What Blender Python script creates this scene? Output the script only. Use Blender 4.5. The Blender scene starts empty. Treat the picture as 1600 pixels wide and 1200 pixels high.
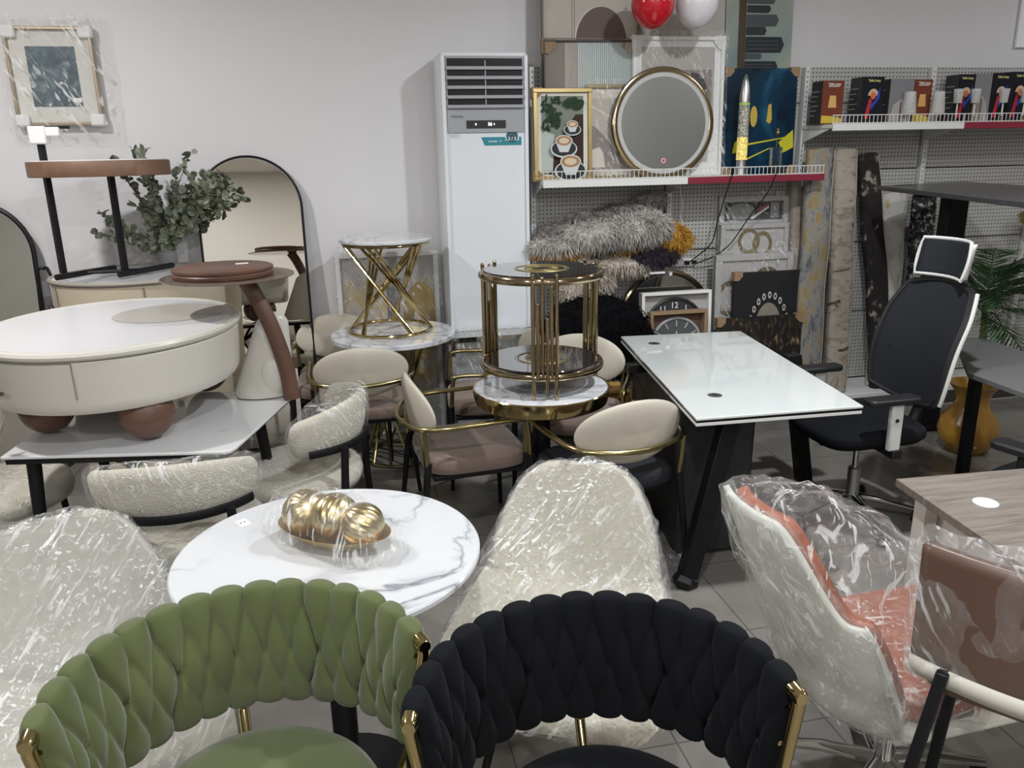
import bpy, bmesh, math, random
from mathutils import Vector, Matrix, noise
random.seed(7)
PI = math.pi
sc = bpy.context.scene
COL = sc.collection
# ---------------------------------------------------------------- camera, world, lights, exposure
FPX, PITCH, YAW, ROLL, EYE = 1250.0, math.radians(16.3), math.radians(11.5), math.radians(1.1), 1.75
_f = Vector((math.sin(YAW)*math.cos(PITCH), math.cos(YAW)*math.cos(PITCH), -math.sin(PITCH)))
_r0 = Vector((math.cos(YAW), -math.sin(YAW), 0)); _u0 = _r0.cross(_f)
_r = _r0*math.cos(ROLL)-_u0*math.sin(ROLL); _u = _u0*math.cos(ROLL)+_r0*math.sin(ROLL)
cam = bpy.data.cameras.new('camera'); camo = bpy.data.objects.new('camera', cam); COL.objects.link(camo)
cam.sensor_fit = 'HORIZONTAL'; cam.sensor_width = 36.0; cam.lens = FPX*36.0/1600.0; cam.clip_start = .05
camo.matrix_world = Matrix(((_r.x, _u.x, -_f.x, 0), (_r.y, _u.y, -_f.y, 0), (_r.z, _u.z, -_f.z, EYE), (0, 0, 0, 1)))
sc.camera = camo
def ray(px, py): return _f+_r*((px-800)/FPX)-_u*((py-600)/FPX)
def at(px, py, y):            # point of the place seen at a pixel, on the plane Y = y
    d = ray(px, py); return Vector((0, 0, EYE))+d*(y/d.y)
def onz(px, py, z):           # same, on the plane Z = z
    d = ray(px, py); return Vector((0, 0, EYE))+d*((z-EYE)/d.z)
w = bpy.data.worlds.new('shop_daylight'); sc.world = w; w.use_nodes = True
w.node_tree.nodes['Background'].inputs[0].default_value = (.82, .9, 1, 1)
w.node_tree.nodes['Background'].inputs[1].default_value = .15
sc.view_settings.view_transform = 'Standard'; sc.view_settings.look = 'None'
sc.view_settings.gamma = 1; sc.view_settings.exposure = 0.06; sc.view_settings.use_curve_mapping = False
sc.cycles.sample_clamp_indirect = 4; sc.cycles.transparent_max_bounces = 24; sc.cycles.max_bounces = 10
CEIL = 3.2
LAMPS = [(1.85, 2.45, 66), (-1.9, 3.1, 60), (0.1, .5, 50), (3.9, 1.8, 26), (-2.2, -.4, 40), (2.3, -1.2, 45), (5.2, 3.6, 12), (.6, -2.8, 60), (-2.6, -3.4, 60), (3.2, -3.8, 45)]  # last three added behind the camera to brighten front wall and mirror image
for i, (x, y, p) in enumerate(LAMPS):
    l = bpy.data.lights.new('downlight_and_fill_beam', 'AREA'); l.shape = 'DISK'; l.size = .13; l.energy = p
    l.color = (.99, .97, .97) if i % 2 else (.92, .955, 1)
    o = bpy.data.objects.new('downlight_and_fill_beam', l); o.location = (x, y, CEIL-.045); COL.objects.link(o)

# ---------------------------------------------------------------- object helpers
def tag(o, label=None, cat=None, group=None, kind=None):
    if label: o['label'] = label
    if cat: o['category'] = cat
    if group: o['group'] = group
    if kind: o['kind'] = kind
    return o
def thing(name, label, cat, loc=(0, 0, 0), rz=0, group=None):
    o = bpy.data.objects.new(name, None); COL.objects.link(o); o.empty_display_size = .05
    o.location = loc; o.rotation_euler = (0, 0, rz)
    return tag(o, label, cat, group)
def copy_thing(root, name=None, loc=None, rz=None, label=None, group=None):
    def rec(o, par):
        c = o.copy(); COL.objects.link(c); c.parent = par
        for ch in list(o.children): rec(ch, c)
        return c
    c = rec(root, None)
    if loc is not None: c.location = loc
    if rz is not None: c.rotation_euler = (0, 0, rz)
    if label: c['label'] = label
    if group: c['group'] = group
    return c

class MB:
    """collects shapes; build() links them as one mesh object"""
    def __init__(s): s.v = []; s.f = []; s.mi = []; s.mats = []
    def _m(s, mat):
        if mat is None: return 0
        if mat not in s.mats: s.mats.append(mat)
        return s.mats.index(mat)
    def add(s, vs, fs, mat=None, X=None):
        b = len(s.v); m = s._m(mat)
        s.v += [tuple(X@Vector(v)) if X else tuple(v) for v in vs]
        s.f += [tuple(i+b for i in f) for f in fs]; s.mi += [m]*len(fs); return s
    def box(s, c, d, mat=None, X=None, rz=0):
        x, y, z = d[0]/2, d[1]/2, d[2]/2
        vs = [(sx*x, sy*y, sz*z) for sz in (-1, 1) for sy in (-1, 1) for sx in (-1, 1)]
        T = Matrix.Translation(c)@Matrix.Rotation(rz, 4, 'Z')
        if X: T = X@T
        return s.add(vs, [(0, 2, 3, 1), (4, 5, 7, 6), (0, 1, 5, 4), (2, 6, 7, 3), (0, 4, 6, 2), (1, 3, 7, 5)], mat, T)
    def lathe(s, prof, n=40, mat=None, X=None, sx=1, sy=1):
        vs = []; fs = []
        for r, z in prof:
            for k in range(n):
                a = 2*PI*k/n; vs.append((r*math.cos(a)*sx, r*math.sin(a)*sy, z))
        m = len(prof)
        for i in range(m-1):
            for k in range(n):
                k2 = (k+1) % n
                fs.append((i*n+k, i*n+k2, (i+1)*n+k2, (i+1)*n+k))
        fs.append(tuple(reversed(range(n)))); fs.append(tuple((m-1)*n+k for k in range(n)))
        return s.add(vs, fs, mat, X)
    def cyl(s, c, r, h, n=32, mat=None, X=None, bev=0, sx=1, sy=1):
        b = bev
        p = [(r-b, 0), (r, b), (r, h-b), (r-b, h)] if b else [(r, 0), (r, h)]
        T = Matrix.Translation(c)
        if X: T = X@T
        return s.lathe(p, n, mat, T, sx, sy)
    def tube(s, pts, r, n=10, mat=None, closed=False, X=None, flat=None):
        pts = [Vector(p) for p in pts]; m = len(pts)
        rr = r if isinstance(r, (list, tuple)) else [r]*m
        vs = []; fs = []; prev = None
        for i, p in enumerate(pts):
            if closed: t = (pts[(i+1) % m]-pts[i-1])
            else: t = pts[min(i+1, m-1)]-pts[max(i-1, 0)]
            t = t.normalized() if t.length > 1e-9 else Vector((0, 0, 1))
            if prev is None:
                a = Vector((0, 0, 1)) if abs(t.z) < .9 else Vector((1, 0, 0))
                a = (a-t*a.dot(t)).normalized()
            else:
                a = (prev-t*prev.dot(t)); a = a.normalized() if a.length > 1e-6 else prev
            prev = a; b = t.cross(a)
            for k in range(n):
                an = 2*PI*k/n
                fa = (flat or 1)
                vs.append(p+a*(rr[i]*math.cos(an))*fa+b*(rr[i]*math.sin(an)))
        for i in range(m if closed else m-1):
            j = (i+1) % m
            for k in range(n):
                k2 = (k+1) % n; fs.append((i*n+k, i*n+k2, j*n+k2, j*n+k))
        if not closed:
            fs.append(tuple(reversed(range(n)))); fs.append(tuple((m-1)*n+k for k in range(n)))
        return s.add(vs, fs, mat, X)
    def prism(s, poly, z0, z1, mat=None, X=None):
        n = len(poly)
        vs = [(p[0], p[1], z0) for p in poly]+[(p[0], p[1], z1) for p in poly]
        fs = [tuple(reversed(range(n))), tuple(range(n, 2*n))]+[(i, (i+1) % n, n+(i+1) % n, n+i) for i in range(n)]
        return s.add(vs, fs, mat, X)
    def grid(s, fn, nu, nv, mat=None, X=None, cu=False, cv=False):
        vs = []; fs = []
        for i in range(nu):
            for j in range(nv):
                vs.append(fn(i/(nu if cu else nu-1), j/(nv if cv else nv-1)))
        for i in range(nu if cu else nu-1):
            for j in range(nv if cv else nv-1):
                a = i*nv+j; b = ((i+1) % nu)*nv+j; c = ((i+1) % nu)*nv+(j+1) % nv; d = i*nv+(j+1) % nv
                fs.append((a, b, c, d))
        return s.add(vs, fs, mat, X)
    def sphere(s, c, r, mat=None, X=None, nu=24, nv=14, sc3=(1, 1, 1)):
        prof = [(max(1e-4, r*math.sin(PI*i/nv)), -r*math.cos(PI*i/nv)) for i in range(nv+1)]
        T = Matrix.Translation(c)@Matrix.Diagonal((*sc3, 1))
        if X: T = X@T
        return s.lathe(prof, nu, mat, T)
    def build(s, name, mat=None, parent=None, bevel=0, seg=2, sub=0, smooth=True, solid=0, angle=35, label=None):
        me = bpy.data.meshes.new(name); me.from_pydata(s.v, [], s.f)
        mats = s.mats or [mat]
        for m in mats: me.materials.append(m)
        me.polygons.foreach_set('material_index', s.mi if s.mats else [0]*len(s.f))
        me.validate(); me.update()
        bm = bmesh.new(); bm.from_mesh(me); bmesh.ops.recalc_face_normals(bm, faces=bm.faces); bm.to_mesh(me); bm.free()
        if smooth:
            me.polygons.foreach_set('use_smooth', [True]*len(me.polygons))
            me.set_sharp_from_angle(angle=math.radians(angle))
        o = bpy.data.objects.new(name, me); COL.objects.link(o)
        if parent: o.parent = parent
        if solid:
            md = o.modifiers.new('thickness', 'SOLIDIFY'); md.thickness = solid; md.offset = 0
        if bevel:
            md = o.modifiers.new('bevel', 'BEVEL'); md.width = bevel; md.segments = seg; md.limit_method = 'ANGLE'; md.angle_limit = math.radians(40)
        if sub:
            md = o.modifiers.new('smooth', 'SUBSURF'); md.levels = sub; md.render_levels = sub
        if label: o['label'] = label
        return o
def spline(pts, n=8, closed=False):
    P = [Vector(p) for p in pts]; m = len(P); out = []
    for i in range(m if closed else m-1):
        if closed: a, b, c, d = P[i-1], P[i], P[(i+1) % m], P[(i+2) % m]
        else: a, b, c, d = P[max(i-1, 0)], P[i], P[i+1], P[min(i+2, m-1)]
        for k in range(n):
            t = k/n
            out.append(.5*((2*b)+(c-a)*t+(2*a-5*b+4*c-d)*t*t+(3*b-3*c+d-a)*t**3))
    if not closed: out.append(P[-1])
    return out
def rrect(w, h, r, n=5, cx=0, cy=0):
    out = []
    for (x, y, a0) in ((w/2-r, h/2-r, 0), (-w/2+r, h/2-r, PI/2), (-w/2+r, -h/2+r, PI), (w/2-r, -h/2+r, 1.5*PI)):
        for k in range(n+1):
            a = a0+PI/2*k/n; out.append((cx+x+r*math.cos(a), cy+y+r*math.sin(a)))
    return out
def ell(cx, cy, a, b, n=32, a0=0, a1=2*PI):
    full = abs(a1-a0-2*PI) < 1e-6
    return [(cx+a*math.cos(a0+(a1-a0)*k/(n if full else n-1)), cy+b*math.sin(a0+(a1-a0)*k/(n if full else n-1))) for k in range(n)]
def UP(o=(0, 0, 0)):          # maps a drawing (x right, y up, z towards viewer) onto an upright plane facing -Y
    return Matrix.Translation(o)@Matrix(((1, 0, 0, 0), (0, 0, -1, 0), (0, 1, 0, 0), (0, 0, 0, 1)))
def text(name, s, size, mat, parent, X, align='CENTER', bold=0, ext=.0006, sx=1):
    cu = bpy.data.curves.new('lettering', 'FONT'); cu.body = s; cu.size = size; cu.align_x = align; cu.align_y = 'CENTER'
    cu.extrude = ext; cu.offset = bold; cu.resolution_u = 2
    t = bpy.data.objects.new('lettering', cu); COL.objects.link(t)
    bpy.context.view_layer.update()
    me = bpy.data.meshes.new_from_object(t); bpy.data.objects.remove(t); bpy.data.curves.remove(cu)
    me.transform(X@Matrix.Diagonal((sx, 1, 1, 1))); me.materials.clear(); me.materials.append(mat)
    o = bpy.data.objects.new(name, me); COL.objects.link(o); o.parent = parent
    return o

# ---------------------------------------------------------------- materials
def mat(name, col, rough=.5, metal=0, bump=0, bscale=60, spec=.5, sheen=0, coat=0, trans=0, alpha=1, emit=None, es=1, ior=1.45, bdist=.002, bdetail=3, stretch=None):
    m = bpy.data.materials.new(name); m.use_nodes = True; nt = m.node_tree; b = nt.nodes['Principled BSDF']
    b.inputs['Base Color'].default_value = (*col, 1); b.inputs['Roughness'].default_value = rough
    b.inputs['Metallic'].default_value = metal; b.inputs['Specular IOR Level'].default_value = spec
    b.inputs['Sheen Weight'].default_value = sheen; b.inputs['Coat Weight'].default_value = coat
    b.inputs['Transmission Weight'].default_value = trans; b.inputs['IOR'].default_value = ior; b.inputs['Alpha'].default_value = alpha
    b.inputs['Coat Roughness'].default_value = .05
    if emit: b.inputs['Emission Color'].default_value = (*emit, 1); b.inputs['Emission Strength'].default_value = es
    tc = nt.nodes.new('ShaderNodeTexCoord'); mp = nt.nodes.new('ShaderNodeMapping'); nt.links.new(tc.outputs['Object'], mp.inputs[0])
    if stretch: mp.inputs['Scale'].default_value = stretch
    if bump:
        n = nt.nodes.new('ShaderNodeTexNoise'); n.inputs['Scale'].default_value = bscale; n.inputs['Detail'].default_value = bdetail
        bp = nt.nodes.new('ShaderNodeBump'); bp.inputs['Strength'].default_value = bump; bp.inputs['Distance'].default_value = bdist
        nt.links.new(mp.outputs[0], n.inputs['Vector']); nt.links.new(n.outputs[0], bp.inputs['Height']); nt.links.new(bp.outputs[0], b.inputs['Normal'])
    m['_'] = 0
    return m
def ramp_on(m, stops, scale=5, detail=5, kind='NOISE', stretch=(1, 1, 1), dist=0, rough=.6, lac=2, offset=(0, 0, 0)):
    """colours the surface with a noise through a colour ramp"""
    nt = m.node_tree; b = nt.nodes['Principled BSDF']
    tc = nt.nodes.new('ShaderNodeTexCoord'); mp = nt.nodes.new('ShaderNodeMapping'); mp.inputs['Scale'].default_value = stretch; mp.inputs['Location'].default_value = offset
    nt.links.new(tc.outputs['Object'], mp.inputs[0])
    if kind == 'NOISE':
        n = nt.nodes.new('ShaderNodeTexNoise'); n.inputs['Scale'].default_value = scale; n.inputs['Detail'].default_value = detail
        n.inputs['Distortion'].default_value = dist; n.inputs['Roughness'].default_value = rough; out = n.outputs[0]
    elif kind == 'WAVE':
        n = nt.nodes.new('ShaderNodeTexWave'); n.inputs['Scale'].default_value = scale; n.inputs['Distortion'].default_value = dist
        n.inputs['Detail'].default_value = detail; out = n.outputs[1]
    else:
        n = nt.nodes.new('ShaderNodeTexVoronoi'); n.inputs['Scale'].default_value = scale; out = n.outputs['Distance']
    nt.links.new(mp.outputs[0], n.inputs['Vector'])
    r = nt.nodes.new('ShaderNodeValToRGB'); el = r.color_ramp.elements
    while len(el) > 1: el.remove(el[-1])
    el[0].position = stops[0][0]; el[0].color = (*stops[0][1], 1)
    for p, c in stops[1:]:
        e = el.new(p); e.color = (*c, 1)
    nt.links.new(out, r.inputs[0]); nt.links.new(r.outputs[0], b.inputs['Base Color'])
    return m
def marble(name, base, vein, scale=2.2, rough=.12, seed=0):
    m = mat(name, base, rough, coat=.3); nt = m.node_tree; b = nt.nodes['Principled BSDF']
    tc = nt.nodes.new('ShaderNodeTexCoord'); mp = nt.nodes.new('ShaderNodeMapping'); mp.inputs['Location'].default_value = (seed, seed*.7, 0); mp.inputs['Rotation'].default_value = (0, 0, seed*.9)
    n = nt.nodes.new('ShaderNodeTexNoise'); n.inputs['Scale'].default_value = scale; n.inputs['Detail'].default_value = 8; n.inputs['Distortion'].default_value = .9; n.inputs['Roughness'].default_value = .55
    a = nt.nodes.new('ShaderNodeMath'); a.operation = 'SUBTRACT'; a.inputs[1].default_value = .5
    c = nt.nodes.new('ShaderNodeMath'); c.operation = 'ABSOLUTE'
    r = nt.nodes.new('ShaderNodeValToRGB'); el = r.color_ramp.elements
    el[0].position = 0; el[0].color = (*vein, 1); el[1].position = .045; el[1].color = (*base, 1)
    mid = el.new(.018); mid.color = (*[(x+2*y)/3 for x, y in zip(vein, base)], 1)
    nt.links.new(tc.outputs['Object'], mp.inputs[0]); nt.links.new(mp.outputs[0], n.inputs['Vector'])
    nt.links.new(n.outputs[0], a.inputs[0]); nt.links.new(a.outputs[0], c.inputs[0]); nt.links.new(c.outputs[0], r.inputs[0])
    n2 = nt.nodes.new('ShaderNodeTexNoise'); n2.inputs['Scale'].default_value = 1.3
    r2 = nt.nodes.new('ShaderNodeValToRGB'); r2.color_ramp.elements[0].position = .28; r2.color_ramp.elements[1].position = .42
    mx = nt.nodes.new('ShaderNodeMix'); mx.data_type = 'RGBA'; mx.inputs[6].default_value = (*base, 1)
    nt.links.new(mp.outputs[0], n2.inputs['Vector']); nt.links.new(n2.outputs[0], r2.inputs[0]); nt.links.new(r2.outputs[0], mx.inputs[0])
    nt.links.new(r.outputs[0], mx.inputs[7]); nt.links.new(mx.outputs[2], b.inputs['Base Color'])
    return m
def film(name, scale=(1, 1, 1), body=.035, haze=.55, streak=22, bump=.9, rough=.2, gloss=.075, dens=.60, rot=(.5, .3, .6)):
    """thin stretch film: see-through, a weak glossy coat over fine crumples, and sparse milky fold lines painted in as bright highlight streaks"""
    m = bpy.data.materials.new(name); m.use_nodes = True; nt = m.node_tree; nt.nodes.clear(); N = nt.nodes.new; L = nt.links.new
    out = N('ShaderNodeOutputMaterial'); tr = N('ShaderNodeBsdfTransparent'); tr.inputs[0].default_value = (.99, .99, .985, 1)
    df = N('ShaderNodeBsdfDiffuse'); df.inputs[0].default_value = (.92, .92, .91, 1)
    gl = N('ShaderNodeBsdfGlossy'); gl.inputs[0].default_value = (1, 1, 1, 1); gl.inputs['Roughness'].default_value = rough
    tc = N('ShaderNodeTexCoord'); mp = N('ShaderNodeMapping'); mp.inputs['Rotation'].default_value = rot; mp.inputs['Scale'].default_value = scale
    L(tc.outputs['Object'], mp.inputs[0])
    n = N('ShaderNodeTexNoise'); n.inputs['Scale'].default_value = streak*2; n.inputs['Detail'].default_value = 6; n.inputs['Distortion'].default_value = 1.0; n.inputs['Roughness'].default_value = .7
    bp = N('ShaderNodeBump'); bp.inputs['Strength'].default_value = bump; bp.inputs['Distance'].default_value = .02
    L(mp.outputs[0], n.inputs['Vector']); L(n.outputs[0], bp.inputs['Height']); L(bp.outputs[0], gl.inputs['Normal'])
    def lines(sc_, st, rt):                       # sparse long thin folds, coloured white in place of highlights
        q = N('ShaderNodeMapping'); q.inputs['Rotation'].default_value = rt; q.inputs['Scale'].default_value = st; L(mp.outputs[0], q.inputs[0])
        k = N('ShaderNodeTexNoise'); k.inputs['Scale'].default_value = sc_; k.inputs['Detail'].default_value = 3; k.inputs['Distortion'].default_value = .35; L(q.outputs[0], k.inputs['Vector'])
        g = N('ShaderNodeMapRange'); g.inputs['From Min'].default_value = dens; g.inputs['From Max'].default_value = dens+.05; L(k.outputs[0], g.inputs['Value']); return g.outputs[0]
    a = lines(streak*3.2, (1, 1, .10), (.4, .2, 0)); b2 = lines(streak*3.4, (1, .12, .12), (0, .9, .5))
    p = N('ShaderNodeTexNoise'); p.inputs['Scale'].default_value = 5; L(mp.outputs[0], p.inputs['Vector'])
    pr = N('ShaderNodeMapRange'); pr.inputs['From Min'].default_value = .35; pr.inputs['From Max'].default_value = .6; L(p.outputs[0], pr.inputs['Value'])
    mx = N('ShaderNodeMath'); mx.operation = 'MAXIMUM'; L(a, mx.inputs[0]); L(b2, mx.inputs[1])
    mm = N('ShaderNodeMath'); mm.operation = 'MULTIPLY'; L(mx.outputs[0], mm.inputs[0]); L(pr.outputs[0], mm.inputs[1])
    f = N('ShaderNodeMapRange'); f.inputs['To Min'].default_value = body; f.inputs['To Max'].default_value = haze; L(mm.outputs[0], f.inputs['Value'])
    m1 = N('ShaderNodeMixShader'); L(f.outputs[0], m1.inputs[0]); L(tr.outputs[0], m1.inputs[1]); L(df.outputs[0], m1.inputs[2])
    m2 = N('ShaderNodeMixShader'); m2.inputs[0].default_value = gloss; L(m1.outputs[0], m2.inputs[1]); L(gl.outputs[0], m2.inputs[2])
    L(m2.outputs[0], out.inputs[0])
    return m
WHITE = mat('white_lacquer', (.80, .80, .78), .35)
BLACK = mat('black_powder_coat', (.008, .008, .009), .45, spec=.3)
DKGREY = mat('dark_grey', (.05, .052, .055), .5)
GOLD = mat('polished_gold', (.52, .41, .20), .12, 1)
BRASS = mat('brushed_brass', (.40, .34, .17), .22, 1)
CHAMP = mat('champagne_metal', (.42, .34, .22), .13, 1)
CHROME = mat('chrome', (.72, .72, .72), .08, 1)
STEEL = mat('satin_steel', (.5, .5, .5), .3, 1)
MIRROR = mat('mirror_glass', (.74, .72, .67), .01, 1)
GLASS = mat('clear_glass', (.95, .97, .96), .02, trans=1, ior=1.45)
CREAM = mat('cream_leather', (.50, .46, .38), .5, bump=.15, bscale=250)
TAUPE = mat('taupe_fabric', (.175, .125, .10), .8, bump=.3, bscale=400, sheen=.3)
CHARCOAL = mat('charcoal_fabric', (.022, .023, .027), .85, bump=.3, bscale=400, spec=.2)
BOUCLE = mat('cream_boucle', (.56, .525, .44), .9, bump=1, bscale=160, sheen=.2, bdist=.006)
IVORY = mat('ivory_lacquer', (.55, .525, .47), .3, coat=.2)
WALNUT = ramp_on(mat('brown_leather', (.16, .065, .035), .42, bump=.1, bscale=220), [(.3, (.085, .042, .028)), (.7, (.13, .066, .044))], 6, 3)
TAN = ramp_on(mat('tan_saddle_leather', (.2, .1, .06), .5), [(.3, (.155, .085, .052)), (.7, (.20, .115, .075))], 9, 3)
KRAFT = mat('brown_cardboard', (.28, .19, .11), .85)
FOAM = mat('white_foam', (.75, .75, .74), .8)
FILM = film('stretch_film')
FILM2 = film('stretch_film_long_creases', (1, 1, .5), streak=26, rot=(.2, .9, .3))
BAG = film('loose_clear_bag', (1, 1, .6), body=.025, streak=24)
PAPER = mat('white_paper', (.8, .8, .8), .7)
INK = mat('black_ink', (.02, .02, .02), .6)
RED = mat('red_plastic', (.40, .02, .04), .35)
MB1 = marble('white_marble', (.58, .59, .60), (.20, .21, .23), 2.6, .12, 1)
MB2 = marble('grey_veined_marble', (.66, .67, .69), (.33, .34, .37), 2.4, .12, 4)
def flat_mat(name, c, r=.6): return mat(name, c, r, spec=.2)

# ---------------------------------------------------------------- the room
def structure(name, mb, m, **k): return tag(mb.build(name, m, **k), kind='structure')
tile = mat('floor_tile', (.34, .32, .29), .16, spec=.5)
nt = tile.node_tree; b = nt.nodes['Principled BSDF']
tc = nt.nodes.new('ShaderNodeTexCoord'); mp = nt.nodes.new('ShaderNodeMapping'); mp.inputs['Location'].default_value = (.12, .1, 0)
br = nt.nodes.new('ShaderNodeTexBrick'); br.offset = 0; br.inputs['Scale'].default_value = 1; br.inputs['Brick Width'].default_value = .5; br.inputs['Row Height'].default_value = .5
br.inputs['Mortar Size'].default_value = .003; br.inputs['Color1'].default_value = (.25, .235, .21, 1); br.inputs['Color2'].default_value = (.225, .21, .19, 1); br.inputs['Mortar'].default_value = (.12, .11, .10, 1)
nz = nt.nodes.new('ShaderNodeTexNoise'); nz.inputs['Scale'].default_value = 7
mx = nt.nodes.new('ShaderNodeMix'); mx.data_type = 'RGBA'; mx.blend_type = 'MULTIPLY'; mx.inputs[0].default_value = .35
nt.links.new(tc.outputs['Object'], mp.inputs[0]); nt.links.new(mp.outputs[0], br.inputs['Vector']); nt.links.new(mp.outputs[0], nz.inputs['Vector'])
nt.links.new(br.outputs[0], mx.inputs[6]); nt.links.new(nz.outputs[0], mx.inputs[7]); nt.links.new(mx.outputs[2], b.inputs['Base Color'])
paint = mat('wall_paint', (.67, .66, .665), .45, bump=.12, bscale=3, bdist=.02, spec=.3)
ceilp = mat('ceiling_paint', (.80, .76, .70), .8)
XL, XR, YB, WY = -4.6, 6.6, -5.2, 5.05
structure('floor', MB().box(((XL+XR)/2, (YB+WY)/2, -.05), (XR-XL, WY-YB, .1)), tile)
structure('wall_back', MB().box(((XL+XR)/2, WY+.06, CEIL/2), (XR-XL, .12, CEIL)), paint)
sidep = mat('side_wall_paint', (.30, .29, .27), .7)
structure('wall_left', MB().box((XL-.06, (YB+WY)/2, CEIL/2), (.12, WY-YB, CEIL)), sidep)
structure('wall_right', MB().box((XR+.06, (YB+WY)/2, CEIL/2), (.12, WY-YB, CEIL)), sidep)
structure('wall_front', MB().box(((XL+XR)/2, YB-.06, CEIL/2), (XR-XL, .12, CEIL)), ceilp)
structure('ceiling', MB().box(((XL+XR)/2, (YB+WY)/2, CEIL+.05), (XR-XL, WY-YB, .1)), ceilp)
lampglow = mat('lamp_glow', (.9, .9, .9), .5, emit=(1, .97, .92), es=9)
for x, y, p in LAMPS:  # the added rear lamps get the same fittings as the downlights
    o = MB().lathe([(.12, CEIL-.03), (.13, CEIL-.03), (.13, CEIL), (.12, CEIL)], 32, WHITE).lathe([(.001, CEIL-.012), (.115, CEIL-.012), (.115, CEIL-.002), (.001, CEIL-.002)], 32, lampglow)
    for i, v in enumerate(o.v): o.v[i] = (v[0]+x, v[1]+y, v[2])
    tag(o.build('trim_%d' % (LAMPS.index((x, y, p))+1)), kind='structure')
# ================================================================ woven-back dining chairs (front)
def woven_chair(label, loc, rz, velvet, name='woven_back_chair'):
    t = thing(name, label, 'chair', loc, rz)
    Z0, Z1, A = .475, .775, math.radians(84); N = 15; FL = -.3075      # local floor level before the final sizing
    def rad(z): return .335+.035*((z-Z0)/(Z1-Z0))
    def S(u, x): return max(0.0, 1-(u/max(x, 1e-4))**2)**.5 if abs(u) < x else 0.0
    def puff(col, v):
        best = 0
        for k in range(int(col)-1, int(col)+3):
            # top row rolls over the rim, middle row of leaves sits half a strap along, bottom row tucks under
            sk = .16*(v-.5)+.07*math.sin(k*2.7)
            if v > .46:
                w = .53*min(1, (v-.46)/.34); best = max(best, S(col-(k+.5)-sk, w)*min(1, (v-.46)/.16+.35))
            if .16 < v < .82:
                w = .52*math.sin(PI*(v-.16)/.66); best = max(best, S(col-k-sk, w)*(.35+.7*math.sin(PI*(v-.16)/.66)))
            if v < .50:
                w = .53*min(1, (.50-v)/.34); best = max(best, S(col-(k+.5)-sk, w)*min(1, (.50-v)/.16+.35)*.95)
        return best
    def surf(a, s):
        ang = -PI/2+(a*2-1)*A                       # back is at -Y, the open front at +Y
        p = s*2*PI; c, sn = math.cos(p), math.sin(p)
        cx = math.copysign(abs(c)**.45, c); cz = math.copysign(abs(sn)**.8, sn)
        z = (Z0+Z1)/2+cz*(Z1-Z0)/2*.93
        v = (z-Z0)/(Z1-Z0); endf = min(1, min(a, 1-a)/.012)**.5
        col = a*N
        d = puff(col, min(max(v, 0), 1)) if abs(sn) < .999 else 1
        r = rad(z)+cx*(.014*endf)-0; r += (1 if cx > 0 else -1)*abs(cx)*(d*.030-.006)*endf
        rim = .93+.07*1; zz = z+abs(sn)**6*math.copysign(1, sn)*.012*S(((col) % 1)-.5, .5)
        # tips of the arms dip a little
        zz -= .02*abs(a*2-1)**4*(v)
        return (r*math.cos(ang), r*math.sin(ang), zz)
    MB().grid(surf, 15*18+1, 84, cv=True).build('woven_backrest', velvet, t, angle=70)
    seat = MB().lathe([(.001, .40), (.22, .40), (.245, .412), (.255, .435), (.252, .458), (.235, .475), (.20, .484), (.10, .490), (.001, .491)], 64)
    seat.build('seat', velvet, t, angle=80)
    MB().tube([(.258*math.cos(a*PI/32), .258*math.sin(a*PI/32), .436) for a in range(64)], .004, 6, closed=True).build('seat_piping', velvet, t)
    MB().lathe([(.001, .375), (.20, .375), (.20, .40), (.001, .40)], 40).build('seat_base', BLACK, t)
    f = MB()                                              # hidden rails inside the weave, seen through its gaps
    for z in (.52, .615, .70):
        f.tube([(rad(z)*math.cos(-PI/2+q*A/20), rad(z)*math.sin(-PI/2+q*A/20), z) for q in range(-20, 21)], .006, 8)
    f.build('back_rails', GOLD, t)
    for s in (-1, 1):
        an = -PI/2+s*A; ex, ey = math.cos(an), math.sin(an); R = .372
        tx, ty = -math.sin(an)*s, math.cos(an)*s
        g = MB()
        tip = Vector((ex*R, ey*R, .735)); out = Vector((tx, ty, 0))
        g.tube([tip-out*.03, tip+out*.022, tip+out*.03], [.0165, .0165, .013], 14)
        g.tube([tip+out*.012+Vector((0, 0, .012)), tip+out*.018-Vector((0, 0, .02)), (ex*.335+tx*.03, ey*.335+ty*.03, .52), (ex*.29, ey*.29+.02, .40), (ex*.30, ey*.29+.06, .10), (ex*.31, ey*.29+.12, FL)], [.0135, .0135, .0125, .0125, .0115, .010], 12)
        g.build('front_leg', GOLD, t)
        MB().tube([(ex*.335, ey*.335, .50), (ex*.34+tx*.02, ey*.34+ty*.02, .505)], .007, 8).build('bracket', GOLD, t)
        a2 = -PI/2+s*.62
        MB().tube([(.28*math.cos(a2), .28*math.sin(a2), .39), (.32*math.cos(a2), .32*math.sin(a2), .05), (.36*math.cos(a2), .36*math.sin(a2), FL)], [.012, .011, .010], 12).build('rear_leg', GOLD, t)
    MB().tube([(0, -.335, .60), (0, -.33, .47), (0, -.25, .41), (0, -.18, .39)], .0125, 12).build('back_post', GOLD, t)
    MB().tube([(.29*math.cos(k*PI/24), .29*math.sin(k*PI/24), -.02) for k in range(48)], .010, 8, closed=True).build('foot_ring', GOLD, t)
    for ch in t.children: ch.data.transform(Matrix.Translation((0, 0, .2625))@Matrix.Scale(.85, 4))
    return t
GREENV = ramp_on(mat('olive_green_velvet', (.12, .18, .045), .8, bump=.2, bscale=300, sheen=.25, spec=.2), [(.3, (.066, .080, .028)), (.7, (.092, .108, .040))], 4, 3)
BLACKV = mat('black_velvet', (.0035, .004, .0055), .85, bump=.2, bscale=300, sheen=.02, spec=.15)
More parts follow.
